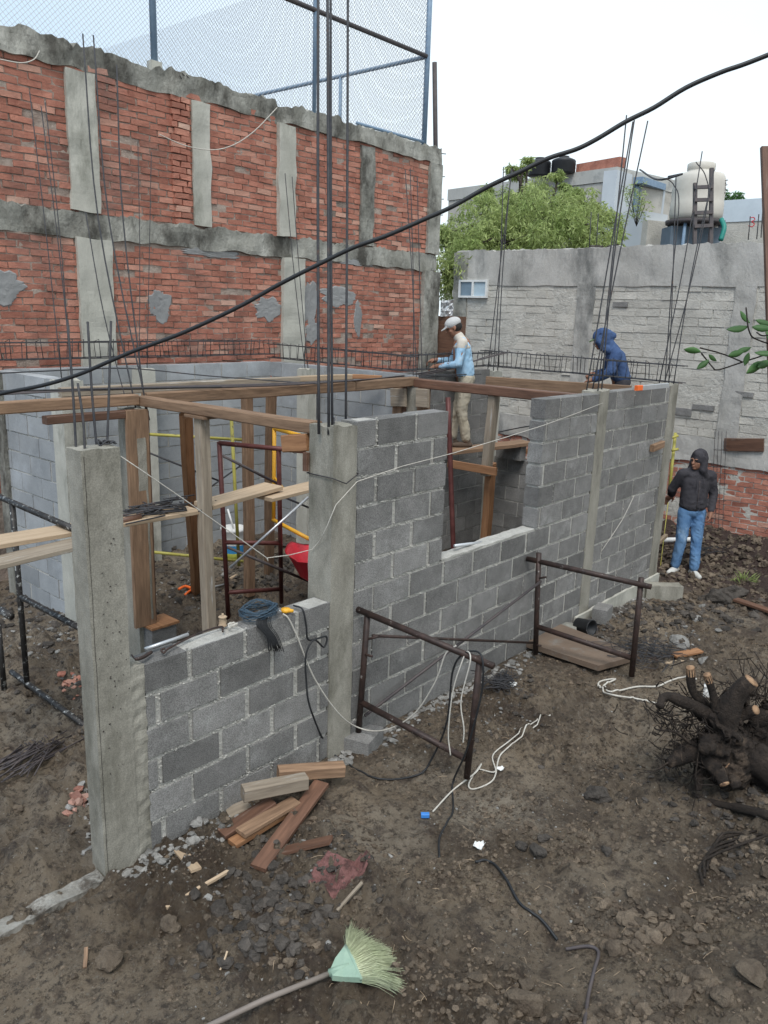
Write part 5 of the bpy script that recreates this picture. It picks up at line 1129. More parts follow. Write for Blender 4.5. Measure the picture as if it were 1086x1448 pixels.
solo(mb, 'sack_scrap', mat('pink_dust', (.17, .075, .065), (.27, .13, .12), 16, .9, 1, 60, c3=(.10, .05, .045), s3=9, t3=(.5, .6), bdist=.02), 'crumbled pinkish red patch of sacking above the broom', 'scrap')
for (px, py, s_, lab) in ((678, 1198, .05, 'torn white plastic scrap left of the dark round stone'), (708, 1090, .035, 'small white plastic scrap inside the cord loop'), (725, 970, .06, 'white crumpled bag beyond the front scaffold frame'), (1008, 1028, .0, '')):
    if not s_: continue
    c = onG(px, py); vs = []; 
    for i in range(6):
        for j in range(5): vs.append(dz(c, .02)+Vector(((i-2.5)*s_*.3, (j-2)*s_*.22*(1+.3*math.sin(i)), .5*s_*mnoise.noise(Vector((i*1.3+px, j*1.3, 0))))))
    mb = MB(); mb.add(vs, [(i*5+j, i*5+5+j, i*5+6+j, i*5+j+1) for i in range(5) for j in range(4)]); o = solo(mb, 'plastic_scrap', M['white'], lab, 'scrap'); md = o.modifiers.new('thick', 'SOLIDIFY'); md.thickness = .002
# tangle of black wire near the frames
for (px, py, s_, n, lab) in ((705, 968, .16, 60, 'tangle of dark wire on the ground between the two frames'), (920, 925, .30, 60, 'dark netting heap right of the right scaffold frame'), (1000, 905 - 125, .28, 50, 'black wire heap at the foot of the upright cage')):
    c = onG(px, py); mb = MB(); random.seed(px)
    for k in range(n):
        p = c+Vector((random.gauss(0, s_*.5), random.gauss(0, s_*.4), random.uniform(.01, .05)))
        mb.tube(curve([p+Vector((random.gauss(0, s_*.3), random.gauss(0, s_*.3), random.uniform(-.01, .03))) for j in range(4)], 4), .003, 4)
    solo(mb, 'wire_tangle', M['rebar'], lab, 'wire tangle')
# grass tuft at the right
mb = MB(); c = onG(1052, 822); random.seed(2)
for k in range(60):
    a_ = random.uniform(0, 6.28); d_ = Vector((math.cos(a_), math.sin(a_), random.uniform(.6, 1.6))).normalized(); b = c+Vector((random.gauss(0, .05), random.gauss(0, .05), 0)); w_ = d_.cross(Vector((0, 0, 1))).normalized()*.006; l_ = random.uniform(.08, .2)
    mb.add([b-w_, b+w_, b+d_*l_*.6+w_*.6, b+d_*l_-Vector((0, 0, .02)), b+d_*l_*.6-w_*.6], [(0, 1, 2, 3, 4)], random.random())
solo(mb, 'grass_tuft', M['leaf'], 'small green tuft of grass in the dug earth at the right', 'plant')

# ------------------------------------------------------------------ broom
bc = onG(490, 1372); br = thing('broom', tuple(bc), 'broom with a mint green head and pale straw bristles lying on the mud', 'broom')
zb = .05; P = lambda px, py, z=zb: onz(px, py, onG(px, py).z+z)
hp = [P(255, 1470, .03), P(375, 1413, .035), P(470, 1375, .05)]
mb = MB(); mb.tube(hp, .0125, 10); mb.build('handle', mat('grey_stick', (.17, .14, .12), (.26, .22, .19), 3, .6, .2, 20, src='lc', stretch=(10, 1, 10)), br)
h0 = P(466, 1376, .05); e1 = P(489, 1338, .045); e2 = P(512, 1386, .045); e1b = P(497, 1342, .045); e2b = P(518, 1384, .045); n0 = P(480, 1353, .05); n1 = P(482, 1384, .05)
out_ = [h0+(e1-h0)*.02, P(474, 1358, .05), e1, P(502, 1360, .05), e2, P(485, 1385, .05), P(470, 1383, .05)]
mb = MB(); top_ = [dz(p, .014) for p in out_]; bot_ = [dz(p, -.014) for p in out_]; n = len(out_); ce_t = sum(top_, Vector())/n+Vector((0, 0, .004)); ce_b = sum(bot_, Vector())/n
mb.add(top_+bot_+[ce_t, ce_b], [(k, (k+1) % n, 2*n) for k in range(n)]+[(n+(k+1) % n, n+k, 2*n+1) for k in range(n)]+[(k, n+k, n+(k+1) % n, (k+1) % n) for k in range(n)], .5)
mb.tube([h0, (h0+P(492, 1366, .06))*.5, P(494, 1364, .05)], [.018, .017, .010], 12); mb.tube([e1+Vector((0, 0, .004)), e1.lerp(e2, .5)+Vector((0, 0, .008)), e2+Vector((0, 0, .004))], .011, 8)
mb.build('head', mat('mint_plastic', (.22, .33, .25), (.32, .43, .33), 14, .5, .2, 50, c3=(.20, .20, .16), s3=12, t3=(.58, .68), bdist=.003), br)
mb = MB(); random.seed(5)
for k in range(2400):
    u = random.random(); v = random.uniform(-1, 1); b = e1.lerp(e2, u)+Vector((0, 0, .018*v)); tipA = P(490, 1308, .05); tipB = P(563, 1388, .04); tm = P(548, 1342, .04)
    q_ = tipA.lerp(tm, min(1, u*2)) if u < .5 else tm.lerp(tipB, u*2-1)
    q_ = q_+Vector((random.gauss(0, .012), random.gauss(0, .012), random.gauss(0, .012)-.02*u+.022*v)); q_ = b.lerp(q_, random.uniform(.82, 1.04)); m_ = b.lerp(q_, .5)+Vector((random.gauss(0, .005)+.008, random.gauss(0, .005), .010)); q_ = q_+Vector((.012*random.random(), -.012*random.random(), -.012))
    mb.tube([b, m_, q_], [.0012, .0011, .0006], 3, tone=random.random(), cap=False)
mb.build('bristles', mat('bristle', (.36, .40, .24), (.52, .54, .36), 9, .7, 0, tone=.3), br)['kind'] = 'stuff'

# ------------------------------------------------------------------ uprooted stump
random.seed(14)
sc = onG(1040, 1110); st = thing('tree_stump', tuple(sc), 'uprooted black stump with sawn root ends at the right edge', 'stump')
ds = (sc-CAM).dot(fwd)
def SP(px, py, dd=0): return atd(px, py, ds+dd-.15)
def root(pts, r0, r1, n=8):
    c_ = curve(pts, 5); m_ = len(c_); mb = MB()
    rr = [(r0+(r1-r0)*i/(m_-1))*(1+.35*mnoise.noise(c_[i]*9)) for i in range(m_)]
    mb.tube(c_, rr, n); return mb, c_[-1], (c_[-1]-c_[-2]).normalized(), rr[-1]
big = [([(1050, 1075), (1028, 1020), (1040, 985), (1062, 963)], .08, .052, True), ([(1020, 1060), (1035, 1020), (1055, 1008), (1068, 1004)], .06, .032, True), ([(1010, 1040), (1000, 1000), (980, 978), (976, 945)], .035, .026, True), ([(1012, 1030), (1010, 990), (1000, 955)], .028, .022, True),
       ([(1040, 1050), (1000, 1010), (960, 990), (940, 985), (932, 1000)], .055, .022, False), ([(1050, 1080), (1000, 1060), (970, 1065), (945, 1080)], .09, .03, False), ([(1040, 1090), (1000, 1075), (1015, 1090), (1024, 1108)], .06, .032, True), ([(1060, 1090), (1015, 1070), (1028, 1083)], .05, .03, True), ([(1030, 1080), (992, 1090), (988, 1118)], .04, .022, False), ([(1050, 1060), (1080, 1080), (1110, 1110)], .10, .09, False), ([(1060, 1020), (1090, 1010), (1120, 1000)], .06, .04, False)]
for i, (pts, r0, r1, cut) in enumerate(big):
    mb, e, d_, rr = root([SP(x_, y_, .04*(i % 3)-(.05*k)) for k, (x_, y_) in enumerate(pts)], r0, r1, 10); o = mb.build('root', M['rootbark'], st)
    if cut:
        c_ = MB(); c_.lathe(e-d_*.002, [(0, 0), (rr*.97, 0), (rr*.9, .012), (0, .016)], 12, ax=d_); c_.lathe(e-d_*.05, [(rr*1.01, 0), (rr*1.0, .05)], 12, ax=d_) if i in (2, 3) else None; c_.build("cut_end", M["cut"], o)
STUMP_ELEMS = [(1050, 1075, 1028, 1022, .10, .075), (1028, 1022, 1044, 988, .075, .058), (1044, 988, 1058, 968, .058, .05), (1045, 1060, 1000, 1052, .11, .07), (1000, 1052, 958, 1076, .07, .035), (1050, 1080, 1100, 1060, .13, .12), (1040, 1090, 1012, 1082, .10, .05), (1012, 1082, 1022, 1104, .05, .036), (1060, 1070, 1100, 1105, .12, .12), (1040, 1045, 1010, 1015, .07, .045), (1010, 1015, 960, 990, .045, .03), (1030, 1070, 1080, 1020, .1, .06)]
mb = MB()
for k in range(420):
    b = SP(random.gauss(1000, 38), random.gauss(1035, 36), random.uniform(-.1, .2)); dr = Vector((random.gauss(0, 1), random.gauss(0, 1), random.gauss(0, .8)))-rgt*.9; dr.normalize(); l_ = random.uniform(.04, .17)
    mb.tube(curve([b, b+dr*l_*.5+Vector((random.gauss(0, .02), random.gauss(0, .02), random.gauss(0, .02))), b+dr*l_+Vector((random.gauss(0, .02), random.gauss(0, .02), random.gauss(0, .02)))], 3), [q*random.choice((.7, 1, 1.6)) for q in (.004, .0037, .0034, .003, .0025, .002, .0015)], 4)
for k in range(100):
    b = SP(random.gauss(1065, 15), random.gauss(1000, 22), random.uniform(0, .2)); dr = Vector((random.gauss(0, 1), random.gauss(0, 1), random.gauss(.4, .8))); dr.normalize(); mb.tube(curve([b, b+dr*.08, b+dr*.18+Vector((0, 0, random.gauss(0, .03)))], 3), .0028, 4)
o = mb.build('fine_roots', M['rootbark'], st); o['kind'] = 'stuff'
for (pts, r_) in (([(945, 1078), (925, 1090), (905, 1092)], .006), ([(975, 1050), (955, 1035), (930, 1032), (925, 1028)], .009), ([(960, 1036), (945, 1018), (930, 1010)], .006), ([(975, 1045), (962, 1020), (950, 1012)], .005), ([(1010, 1110), (985, 1105), (988, 1060), (990, 1035)], .005), ([(985, 1120), (978, 1150)], .004)):
    mb = MB(); c_ = curve([SP(x_, y_, -.12) for x_, y_ in pts], 4); mb.tube(c_, [r_*(1-.6*i/len(c_)) for i in range(len(c_))], 5); mb.build('rootlet', M['rootbark'], st)
for (px, py, s_, lab) in ((1003, 1030, .05, 'bright white scrap caught under the black stump'), (1000, 975, .045, 'crumpled white scrap between the sawn root ends')):
    c = SP(px, py, .12); vs = [c+rgt*((i-2)*s_*.25)+Vector((0, 0, (j-3)*s_*.4))+fwd*(.4*s_*mnoise.noise(Vector((i*1.2+px, j*1.1, 0)))) for i in range(5) for j in range(7)]
    mb = MB(); mb.add(vs, [(i*7+j, i*7+7+j, i*7+8+j, i*7+j+1) for i in range(4) for j in range(6)]); o = solo(mb, 'plastic_scrap', M['white'], lab, 'scrap'); md = o.modifiers.new('thick', 'SOLIDIFY'); md.thickness = .002
mb = MB(); random.seed(15)
for i in range(5): 
    c = onG(1060+i*9, 1175+random.uniform(-8, 8)); mb.tube(curve([dz(c, .02), dz(onG(1020-i*6, 1190+i*9), .05), dz(onG(1005-i*3, 1215+i*10), .02)], 4), .008, 5)
solo(mb, 'branch_litter', M['bark'], 'broken dark branches on the earth below the stump', 'branches')
mb = MB(); mb.tube(curve([dz(onG(1090, 1160), .03), dz(onG(1040, 1152), .05), dz(onG(1005, 1140), .03), dz(onG(978, 1128), .03)], 5), [.03]*6+[.022]*5+[.012]*5, 7); solo(mb, 'fallen_branch', M['bark'], 'bare grey brown branch lying below the stump', 'branch')

# ------------------------------------------------------------------ leafy branch reaching in from the right, close to the camera
DB = 2.3
lb = thing('leafy_branch', tuple(atd(1100, 520, DB)), 'leafy green branch reaching in from the right edge, close to the camera', 'branch')
mb = MB(); 
for pts in ([(1130, 480), (1086, 500), (1050, 512), (1020, 522), (1010, 523)], [(1050, 512), (1020, 500), (990, 492)], [(1120, 495), (1075, 482), (1060, 470), (1055, 425 + 10)], [(1010, 522), (1000, 510), (992, 500)], [(1100, 470), (1080, 475), (1070, 470)]):
    mb.tube(curve([atd(x_, y_, DB+.05*math.sin(x_)) for x_, y_ in pts], 5), .0022, 5)
mb.build('twigs', M['bark'], lb)
def leaf(px, py, L_, ang, tone, wd=.36, roll=0):
    c = atd(px, py, DB+random.uniform(-.06, .06)); d_ = (rgt*math.cos(ang)-upv*math.sin(ang)+fwd*random.uniform(-.3, .3)).normalized(); s_ = d_.cross(fwd).normalized(); s_ = (s_*math.cos(roll)+fwd*math.sin(roll)).normalized(); nn = d_.cross(s_)
    vs = []; fs = []; mb = MB(); prof = [(0, .02), (.12, .45), (.3, .85), (.5, 1), (.7, .82), (.87, .42), (1, .02)]
    for i, (u, w_) in enumerate(prof):
        for k in (-1, -.5, 0, .5, 1): vs.append(c+d_*(u-.5)*L_+s_*(k*w_*wd*L_*.5)+nn*(-.10*L_*abs(k)*w_-.10*L_*(u-.3)**2+.01*L_*math.sin(k*6)))
    for i in range(6):
        for k in range(4): fs.append((i*5+k, i*5+k+1, i*5+6+k, i*5+5+k))
    mb.add(vs, fs, tone, 0, None, True); o = mb.build('leaf', M['leafdk'], lb); md = o.modifiers.new('thick', 'SOLIDIFY'); md.thickness = .0006
random.seed(31)
for (px, py, pxl, ang, tn) in ((1043, 463, 30, 3.0, .2), (1078, 463, 26, .1, .7), (1054, 448, 22, -2.3, .9), (1080, 455, 22, .3, .4), (1041, 500, 22, 2.9, .6), (1082, 498, 26, .0, .5), (1070, 520, 34, 2.6, .8), (1082, 515, 26, -.4, .4), (994, 515, 20, 2.5, .2), (1008, 506, 16, .6, .3), (1056, 508, 18, 1.8, .1), (979, 496, 22, 3.3, .95), (1093, 478, 30, .9, .6), (1052, 494, 20, -.3, .5)):
    leaf(px, py, pxl/F_PX*DB*1.05, ang, tn, .42, random.uniform(-.6, .6))

# ------------------------------------------------------------------ people
tmp_scene = bpy.data.scenes.new('tmp')
def blob(name, elems, voxel, m, parent, origin, rot, smooth=6, wr=0, wf=9, cut=None, scale=1.0):
    """one continuous surface grown round tapered limbs ('c') and ellipsoids ('e'); elems in the figure's own metres"""
    bm = bmesh.new()
    def ball(c, r):
        vs, fs = ICO[1]; b = [bm.verts.new((c[0]+v.x*r[0], c[1]+v.y*r[1], c[2]+v.z*r[2])) for v in vs]
        for f in fs: bm.faces.new([b[i] for i in f])
    for e in elems:
        if e[0] == 'e':
            c, r = e[1], e[2]; R_ = Matrix.Rotation(e[3] if len(e) > 3 else 0, 3, 'Y')
            if len(e) > 4: R_ = Matrix.Rotation(e[4], 3, 'X') @ R_
            vs, fs = ICO[2]; b = [bm.verts.new(Vector(c)+R_ @ Vector((v.x*r[0], v.y*r[1], v.z*r[2]))) for v in vs]
            for f in fs: bm.faces.new([b[i] for i in f])
        else:
            p, q_, r0, r1 = Vector(e[1]), Vector(e[2]), e[3], e[4]; d_ = q_-p; L_ = d_.length; d_.normalize()
            ref = Vector((0, 0, 1)) if abs(d_.z) < .9 else Vector((1, 0, 0)); a = (ref-d_*ref.dot(d_)).normalized(); b_ = d_.cross(a)
            n = 12; r_1 = [bm.verts.new(p+(a*math.cos(6.28318*k/n)+b_*math.sin(6.28318*k/n))*r0) for k in range(n)]; r_2 = [bm.verts.new(q_+(a*math.cos(6.28318*k/n)+b_*math.sin(6.28318*k/n))*r1) for k in range(n)]
            for k in range(n): bm.faces.new((r_1[k], r_1[(k+1) % n], r_2[(k+1) % n], r_2[k]))
            bm.faces.new(list(reversed(r_1))); bm.faces.new(r_2)
            ball(p, (r0, r0, r0)); ball(q_, (r1, r1, r1))
    me = bpy.data.meshes.new('tmp'); bm.to_mesh(me); bm.free()
    ob = bpy.data.objects.new('tmp', me); tmp_scene.collection.objects.link(ob)
    md = ob.modifiers.new('r', 'REMESH'); md.mode = 'VOXEL'; md.voxel_size = voxel; md.use_smooth_shade = True
    ms = ob.modifiers.new('s', 'SMOOTH'); ms.factor = .5; ms.iterations = smooth
    tmp_scene.view_layers[0].update(); dg = tmp_scene.view_layers[0].depsgraph; ev = bpy.data.meshes.new_from_object(ob.evaluated_get(dg))
    bpy.data.objects.remove(ob); bpy.data.meshes.remove(me)
    ev.name = name; sd_ = random.random()*50
    for v in ev.vertices:
        p = v.co.copy()
        if wr:
            w_ = mnoise.noise(Vector((p.x*wf+sd_+p.z*4, p.y*wf, p.z*wf*.8+p.x*5)))*wr*.7+(abs(mnoise.noise(Vector((p.x*wf*2, p.y*wf*1.6+sd_+p.z*6, p.z*wf*1.6))))-.2)*-wr*.8
            p = p+v.normal*w_
        v.co = rot @ (p*scale)
    if cut is not None: pass
    ev.materials.clear(); ev.materials.append(m)
    for p in ev.polygons: p.use_smooth = True
    o = bpy.data.objects.new(name, ev); col.objects.link(o); o.parent = parent; return o
def arm(sh, el, wr_, r=(.052, .042, .030)): return [('c', sh, el, r[0], r[1]), ('c', el, wr_, r[1]*.98, r[2])]
def hand(wr_, dirv, palmn, side=1, curl=.8, s=1.0):
    """palm, four curled fingers of unequal length and a thumb from the side of the palm"""
    w_ = Vector(wr_); d_ = Vector(dirv).normalized(); n = Vector(palmn); n = (n-d_*n.dot(d_)).normalized(); t_ = d_.cross(n)*side; o = []
    pc = w_+d_*.045*s
    o.append(('c', w_, w_+d_*.05*s, .026*s, .030*s))
    for k, L_ in enumerate((.068, .078, .074, .058)):
        b = w_+d_*.085*s+t_*(.030-.020*k)*s; o.append(('c', w_+d_*.03*s+t_*(.018-.012*k)*s, b, .014*s, .0115*s))
        d1 = (d_*math.cos(curl*.6)+n*math.sin(curl*.6)); d2 = (d_*math.cos(curl*1.5)+n*math.sin(curl*1.5))
        m_ = b+d1*L_*.5*s; e = m_+d2*L_*.5*s; o += [('c', b, m_, .0105*s, .0095*s), ('c', m_, e, .0095*s, .0075*s)]
    b = w_+d_*.025*s+t_*.028*s; m_ = b+(d_*.5+t_*.8+n*.3).normalized()*.035*s; e = m_+(d_*.9+n*.5).normalized()*.032*s
    o += [('c', b, m_, .013*s, .011*s), ('c', m_, e, .011*s, .009*s)]; return o
def head(c, yaw=0, pitch=0, s=1.0, ears=True):
    """head looking along +x turned by yaw, nodding by pitch"""
    M_ = Matrix.Rotation(yaw, 3, 'Z') @ Matrix.Rotation(pitch, 3, 'Y'); c = Vector(c); f_ = lambda v: c+M_ @ (Vector(v)*s)
    o = [('e', f_((-.012, 0, .030)), (.095*s, .074*s, .098*s), pitch), ('e', f_((.022, 0, -.035)), (.064*s, .060*s, .080*s), pitch), ('e', f_((.055, 0, -.088)), (.028*s, .030*s, .022*s)),
         ('c', f_((.078, 0, .012)), f_((.104, 0, -.024)), .010*s, .014*s), ('e', f_((.083, 0, -.058)), (.014*s, .025*s, .010*s)), ('e', f_((.070, .030, .028)), (.022*s, .028*s, .010*s)), ('e', f_((.070, -.030, .028)), (.022*s, .028*s, .010*s)),
         ('e', f_((.050, .045, -.025)), (.02*s, .018*s, .022*s)), ('e', f_((.050, -.045, -.025)), (.02*s, .018*s, .022*s))]
    if ears: o += [('e', f_((-.010, .078, -.005)), (.018*s, .010*s, .030*s)), ('e', f_((-.010, -.078, -.005)), (.018*s, .010*s, .030*s))]
    return o, M_, f_
M['cap'] = plain('cap_cloth', (.50, .50, .49), .9); M['hair'] = plain('dark_hair', (.02, .017, .015), .8)
M['jblue'] = mat('light_blue_cloth', (.26, .44, .60), (.38, .54, .68), 6, .95, .4, 60, c3=(.50, .52, .52), s3=4, t3=(.55, .7))
M['jpale'] = mat('pale_cloth', (.50, .45, .38), (.60, .56, .50), 8, .95, .3, 60)
M['beige'] = mat('dirty_beige_trousers', (.36, .31, .23), (.50, .45, .36), 5, .95, .4, 50, c3=(.20, .15, .10), s3=5, t3=(.55, .7))
M['navy'] = mat('navy_cloth', (.035, .065, .15), (.065, .11, .22), 8, .95, .5, 60)
M['char'] = mat('charcoal_cloth', (.030, .028, .034), (.060, .056, .062), 8, .95, .5, 60)
M['jeans'] = mat('jeans', (.07, .16, .32), (.15, .27, .44), 6, .95, .4, 70, c3=(.28, .40, .54), s3=5, t3=(.56, .7))
M['wshoe'] = plain('white_shoe', (.58, .57, .53), .7); M['dshoe'] = plain('brown_shoe', (.10, .07, .05), .8)
M['eye'] = plain('eye_dark', (.02, .015, .012), .3)
def torso(lo, hi, r0, r1, n=20):
    """a smooth stack of ellipsoids from the hem (centre lo, half sizes r0) to the chest"""
    o = []
    for k in range(n):
        t_ = k/(n-1); c = tuple(lo[i]+(hi[i]-lo[i])*t_ for i in range(3)); r = tuple(r0[i]+(r1[i]-r0[i])*t_ for i in range(2)); o.append(('e', c, (r[0], r[1], .095)))
    return o
def shoe(f, toe, w_=.045, h=.05): return [('c', (f[0]-toe[0]*.05, f[1]-toe[1]*.05, .035), (f[0]+toe[0]*.06, f[1]+toe[1]*.06, .035), w_*.80, w_*.9), ('c', (f[0]+toe[0]*.06, f[1]+toe[1]*.06, .032), (f[0]+toe[0]*.15, f[1]+toe[1]*.15, .028), w_*.9, w_*.66), ('c', (f[0]-toe[0]*.02, f[1]-toe[1]*.02, .04), (f[0]-toe[0]*.02, f[1]-toe[1]*.02, .10), w_*.85, w_*.8)]
def face_bits(fh, parent, rot, sc, brow=True):
    for s_ in (1, -1):
        blob('eye', [('e', fh((.080, .030*s_, .008)), (.008, .013, .006))], .0035, M['eye'], parent, None, rot, 1, scale=sc)
        blob('eyebrow', [('c', fh((.088, .016*s_, .030)), fh((.080, .046*s_, .028)), .005, .004)], .0035, M['hair'], parent, None, rot, 1, scale=sc)
LEFTDIR = math.atan2(.76, -.65)   # facing the left of the picture

_se = []
for n_, (x0, y0, x1, y1, r0, r1) in enumerate(STUMP_ELEMS):
    a = SP(x0, y0, .05*(n_ % 3))-sc; b = SP(x1, y1, .05*(n_ % 3)-.05)-sc; _se.append(('c', tuple(a), tuple(b), r0, r1))
    for k in range(5):
        c_ = a.lerp(b, random.random()); _se.append(('e', tuple(c_+Vector((random.gauss(0, r0*.5), random.gauss(0, r0*.5), random.gauss(0, r0*.5)))), (r0*random.uniform(.3, .6), r0*random.uniform(.3, .6), r0*random.uniform(.3, .7))))
blob('stump_body', _se, .010, M['rootbark'], st, None, Matrix.Identity(3), 1, .045, 14)
# -- man in the cap
random.seed(50)
base = onz(651, 631, 1.385); HT = 1.0
rot = Matrix.Rotation(LEFTDIR, 3, 'Z')
p1_ = thing('person', tuple(base), 'man in pale cap and light blue jacket, both hands on the rods', 'person')
hip = .83; 
bw_ = [0]
def legs(aL, kL, hL, r=(.085, .062, .047)): return [('c', hL, kL, r[0], r[1]), ('c', kL, aL, r[1], r[2])]
aL, kL, hL = (-.06, .09, .09), (.02, .09, .45), (-.02, .085, .84); aR, kR, hR = (.10, -.09, .09), (.09, -.09, .46), (-.02, -.085, .84)
shL, shR = (.06, .155, 1.285), (.06, -.155, 1.285); elL, elR = (.10, .235, 1.04), (.14, -.22, 1.05); wL, wR = (.34, .11, 1.00), (.36, -.07, 1.06)
hd, Mh, fh = head((.165, 0, 1.46), 0, .42, .98)
body = [('c', (0, 0, .86), (.03, 0, 1.08), .105, .12), ('c', (.03, 0, 1.08), (.05, 0, 1.26), .12, .11), ('c', (.06, 0, 1.28), (.12, 0, 1.40), .058, .052)]+hd+arm(shL, elL, wL)+arm(shR, elR, wR)+legs(aL, kL, hL, (.075, .05, .038))+legs(aR, kR, hR, (.075, .05, .038))
body += hand(wL, (1, -.25, -.25), (0, -.2, -1), -1, .9)+hand(wR, (1, .1, -.2), (0, .2, -1), 1, .9)
blob('body', body, .0072, M['skin'], p1_, None, rot, 3)
TS_ = torso((-.008, 0, .92), (.045, 0, 1.235), (.120, .160), (.108, .168))
jk = TS_+[ ('c', shL, (.05, 0, 1.30), .062, .066), ('c', shR, (.05, 0, 1.30), .062, .066), ('c', (.06, 0, 1.30), (.095, 0, 1.355), .068, .064)]
jk += [('c', shL, elL, .062, .052), ('c', elL, (.31, .125, 1.00), .052, .036), ('c', shR, elR, .062, .052), ('c', elR, (.33, -.08, 1.055), .052, .036)]
J_ = blob('jacket', jk, .011, M['jblue'], p1_, None, rot, 7, .015, 12)
yk = [('e', e[1], (e[2][0]+.005, e[2][1]+.005, e[2][2]*.62)) for e in TS_[-1:]]+[('c', shL, (.05, 0, 1.30), .067, .071), ('c', shR, (.05, 0, 1.30), .067, .071), ('c', shL, tuple(Vector(shL).lerp(Vector(elL), .22)), .067, .064), ('c', shR, tuple(Vector(shR).lerp(Vector(elR), .22)), .067, .064), ('c', (.06, 0, 1.30), (.098, 0, 1.36), .072, .068)]
blob('jacket_yoke', yk, .011, M['jpale'], p1_, None, rot, 5, .004, 12)
blob('trousers', [('e', (-.02, 0, .86), (.115, .155, .10))]+[('c', hL, kL, .092, .070), ('c', kL, (aL[0], aL[1], .12), .068, .062), ('c', hR, kR, .092, .070), ('c', kR, (aR[0], aR[1], .12), .068, .062)], .011, M['beige'], p1_, None, rot, 6, .018, 10)
blob('shoe', shoe(aL, (1, 0)), .009, M['dshoe'], p1_, None, rot, 2); blob('shoe', shoe(aR, (1, 0)), .009, M['dshoe'], p1_, None, rot, 2)
blob('hair', [('e', fh((-.035, 0, .005)), (.078, .079, .072), .4)], .008, M['hair'], p1_, None, rot, 2)
cp = blob('cap', [('e', fh((-.012, 0, .058)), (.105, .086, .074), .42), ('c', fh((.075, 0, .040)), fh((.150, 0, .022)), .014, .010), ('c', fh((.075, .040, .040)), fh((.128, .030, .026)), .013, .009), ('c', fh((.075, -.040, .040)), fh((.128, -.030, .026)), .013, .009)], .0075, M['cap'], p1_, None, rot, 3)
face_bits(fh, p1_, rot, 1)

# -- man in the blue hood, behind the end wall, standing on a hidden trestle board
b2 = atd(866, 560, 10.6); b2.z = 1.42
rot2 = Matrix.Rotation(LEFTDIR-.1, 3, 'Z')
p2_ = thing('person', tuple(b2), 'man in navy blue hood leaning left behind the rods, green cap peak showing', 'person')
hd, Mh, fh = head((.21, 0, 1.32), 0, .30, 1.0)
shL, shR = (.03, .17, 1.16), (.03, -.17, 1.14); elL, elR = (.10, .26, .93), (.06, -.25, .90); wL, wR = (.30, .16, .82), (.25, -.10, .88)
aL, kL, hL = (-.10, .10, .09), (-.06, .10, .42), (-.10, .085, .78); aR, kR, hR = (.08, -.1, .09), (.06, -.1, .43), (-.10, -.085, .78)
body = [('c', (-.08, 0, .80), (-.03, 0, 1.0), .105, .12), ('c', (-.03, 0, 1.0), (.03, 0, 1.13), .12, .11), ('c', (.05, 0, 1.15), (.16, 0, 1.26), .058, .055)]+hd+arm(shL, elL, wL)+arm(shR, elR, wR)+legs(aL, kL, hL, (.075, .05, .038))+legs(aR, kR, hR, (.075, .05, .038))+hand(wL, (1, -.2, -.3), (0, 0, -1), -1, 1.0)+hand(wR, (.8, .4, -.1), (0, 0, -1), 1, 1.2)
blob('body', body, .0075, M['skin'], p2_, None, rot2, 3)
hoodie = torso((-.08, 0, .86), (.01, 0, 1.12), (.130, .165), (.125, .175))+[ ('c', shL, (.03, 0, 1.18), .075, .08), ('c', shR, (.03, 0, 1.18), .075, .08), ('c', shL, elL, .075, .062), ('c', elL, (.27, .175, .83), .062, .045), ('c', shR, elR, .078, .066), ('c', elR, (.22, -.115, .885), .066, .046)]
hoodie += [('e', fh((-.022, 0, .040)), (.128, .104, .120), .3), ('c', fh((.03, .06, .0)), fh((.0, .06, -.10)), .055, .05), ('c', fh((.03, -.06, .0)), fh((.0, -.06, -.10)), .055, .05), ('c', fh((-.02, 0, .06)), fh((-.06, 0, -.09)), .10, .098), ('c', fh((-.06, 0, -.08)), (.04, 0, 1.17), .10, .10), ('c', fh((-.11, 0, .08)), fh((-.15, 0, .02)), .035, .05), ('c', fh((.02, .055, -.06)), (.06, .05, 1.17), .05, .07), ('c', fh((.02, -.055, -.06)), (.06, -.05, 1.17), .05, .07)]
blob('hooded_jacket', hoodie, .011, M['navy'], p2_, None, rot2, 7, .017, 11)
blob('cap_peak', [('c', fh((.06, 0, .05)), fh((.155, 0, .02)), .016, .010), ('c', fh((.06, .035, .05)), fh((.135, .03, .025)), .014, .009), ('c', fh((.06, -.035, .05)), fh((.135, -.03, .025)), .014, .009)], .0075, plain('green_cloth', (.12, .17, .09), .9), p2_, None, rot2, 3)
blob('trousers', [('e', (-.10, 0, .80), (.115, .155, .10))]+legs(aL, kL, hL, (.095, .075, .06))+legs(aR, kR, hR, (.095, .075, .06)), .012, M['char'], p2_, None, rot2, 4, .01)
blob('shoe', shoe(aL, (1, 0)), .009, M['dshoe'], p2_, None, rot2, 2); blob('shoe', shoe(aR, (1, 0)), .009, M['dshoe'], p2_, None, rot2, 2)
face_bits(fh, p2_, rot2, 1)
bd = Vector((-.65, .76, 0))
beam(b2+bd*.7+Vector((0, 0, -.03)), b2-bd*.7+Vector((0, 0, -.03)), .35, .05, 'plank under the man in the blue hood, behind the wall', 'wood', 'plank', 'plank', .4)
for s_ in (-.6, .6):
    q_ = b2+bd*s_; beam((q_.x, q_.y, g(q_.x, q_.y)-.05), (q_.x, q_.y, b2.z-.06), .1, .1, 'trestle post under the %s end of the plank behind the end wall' % ('near' if s_ < 0 else 'far'), 'wood', 'timber_post', 'post', .4, up=(0, 1, 0))

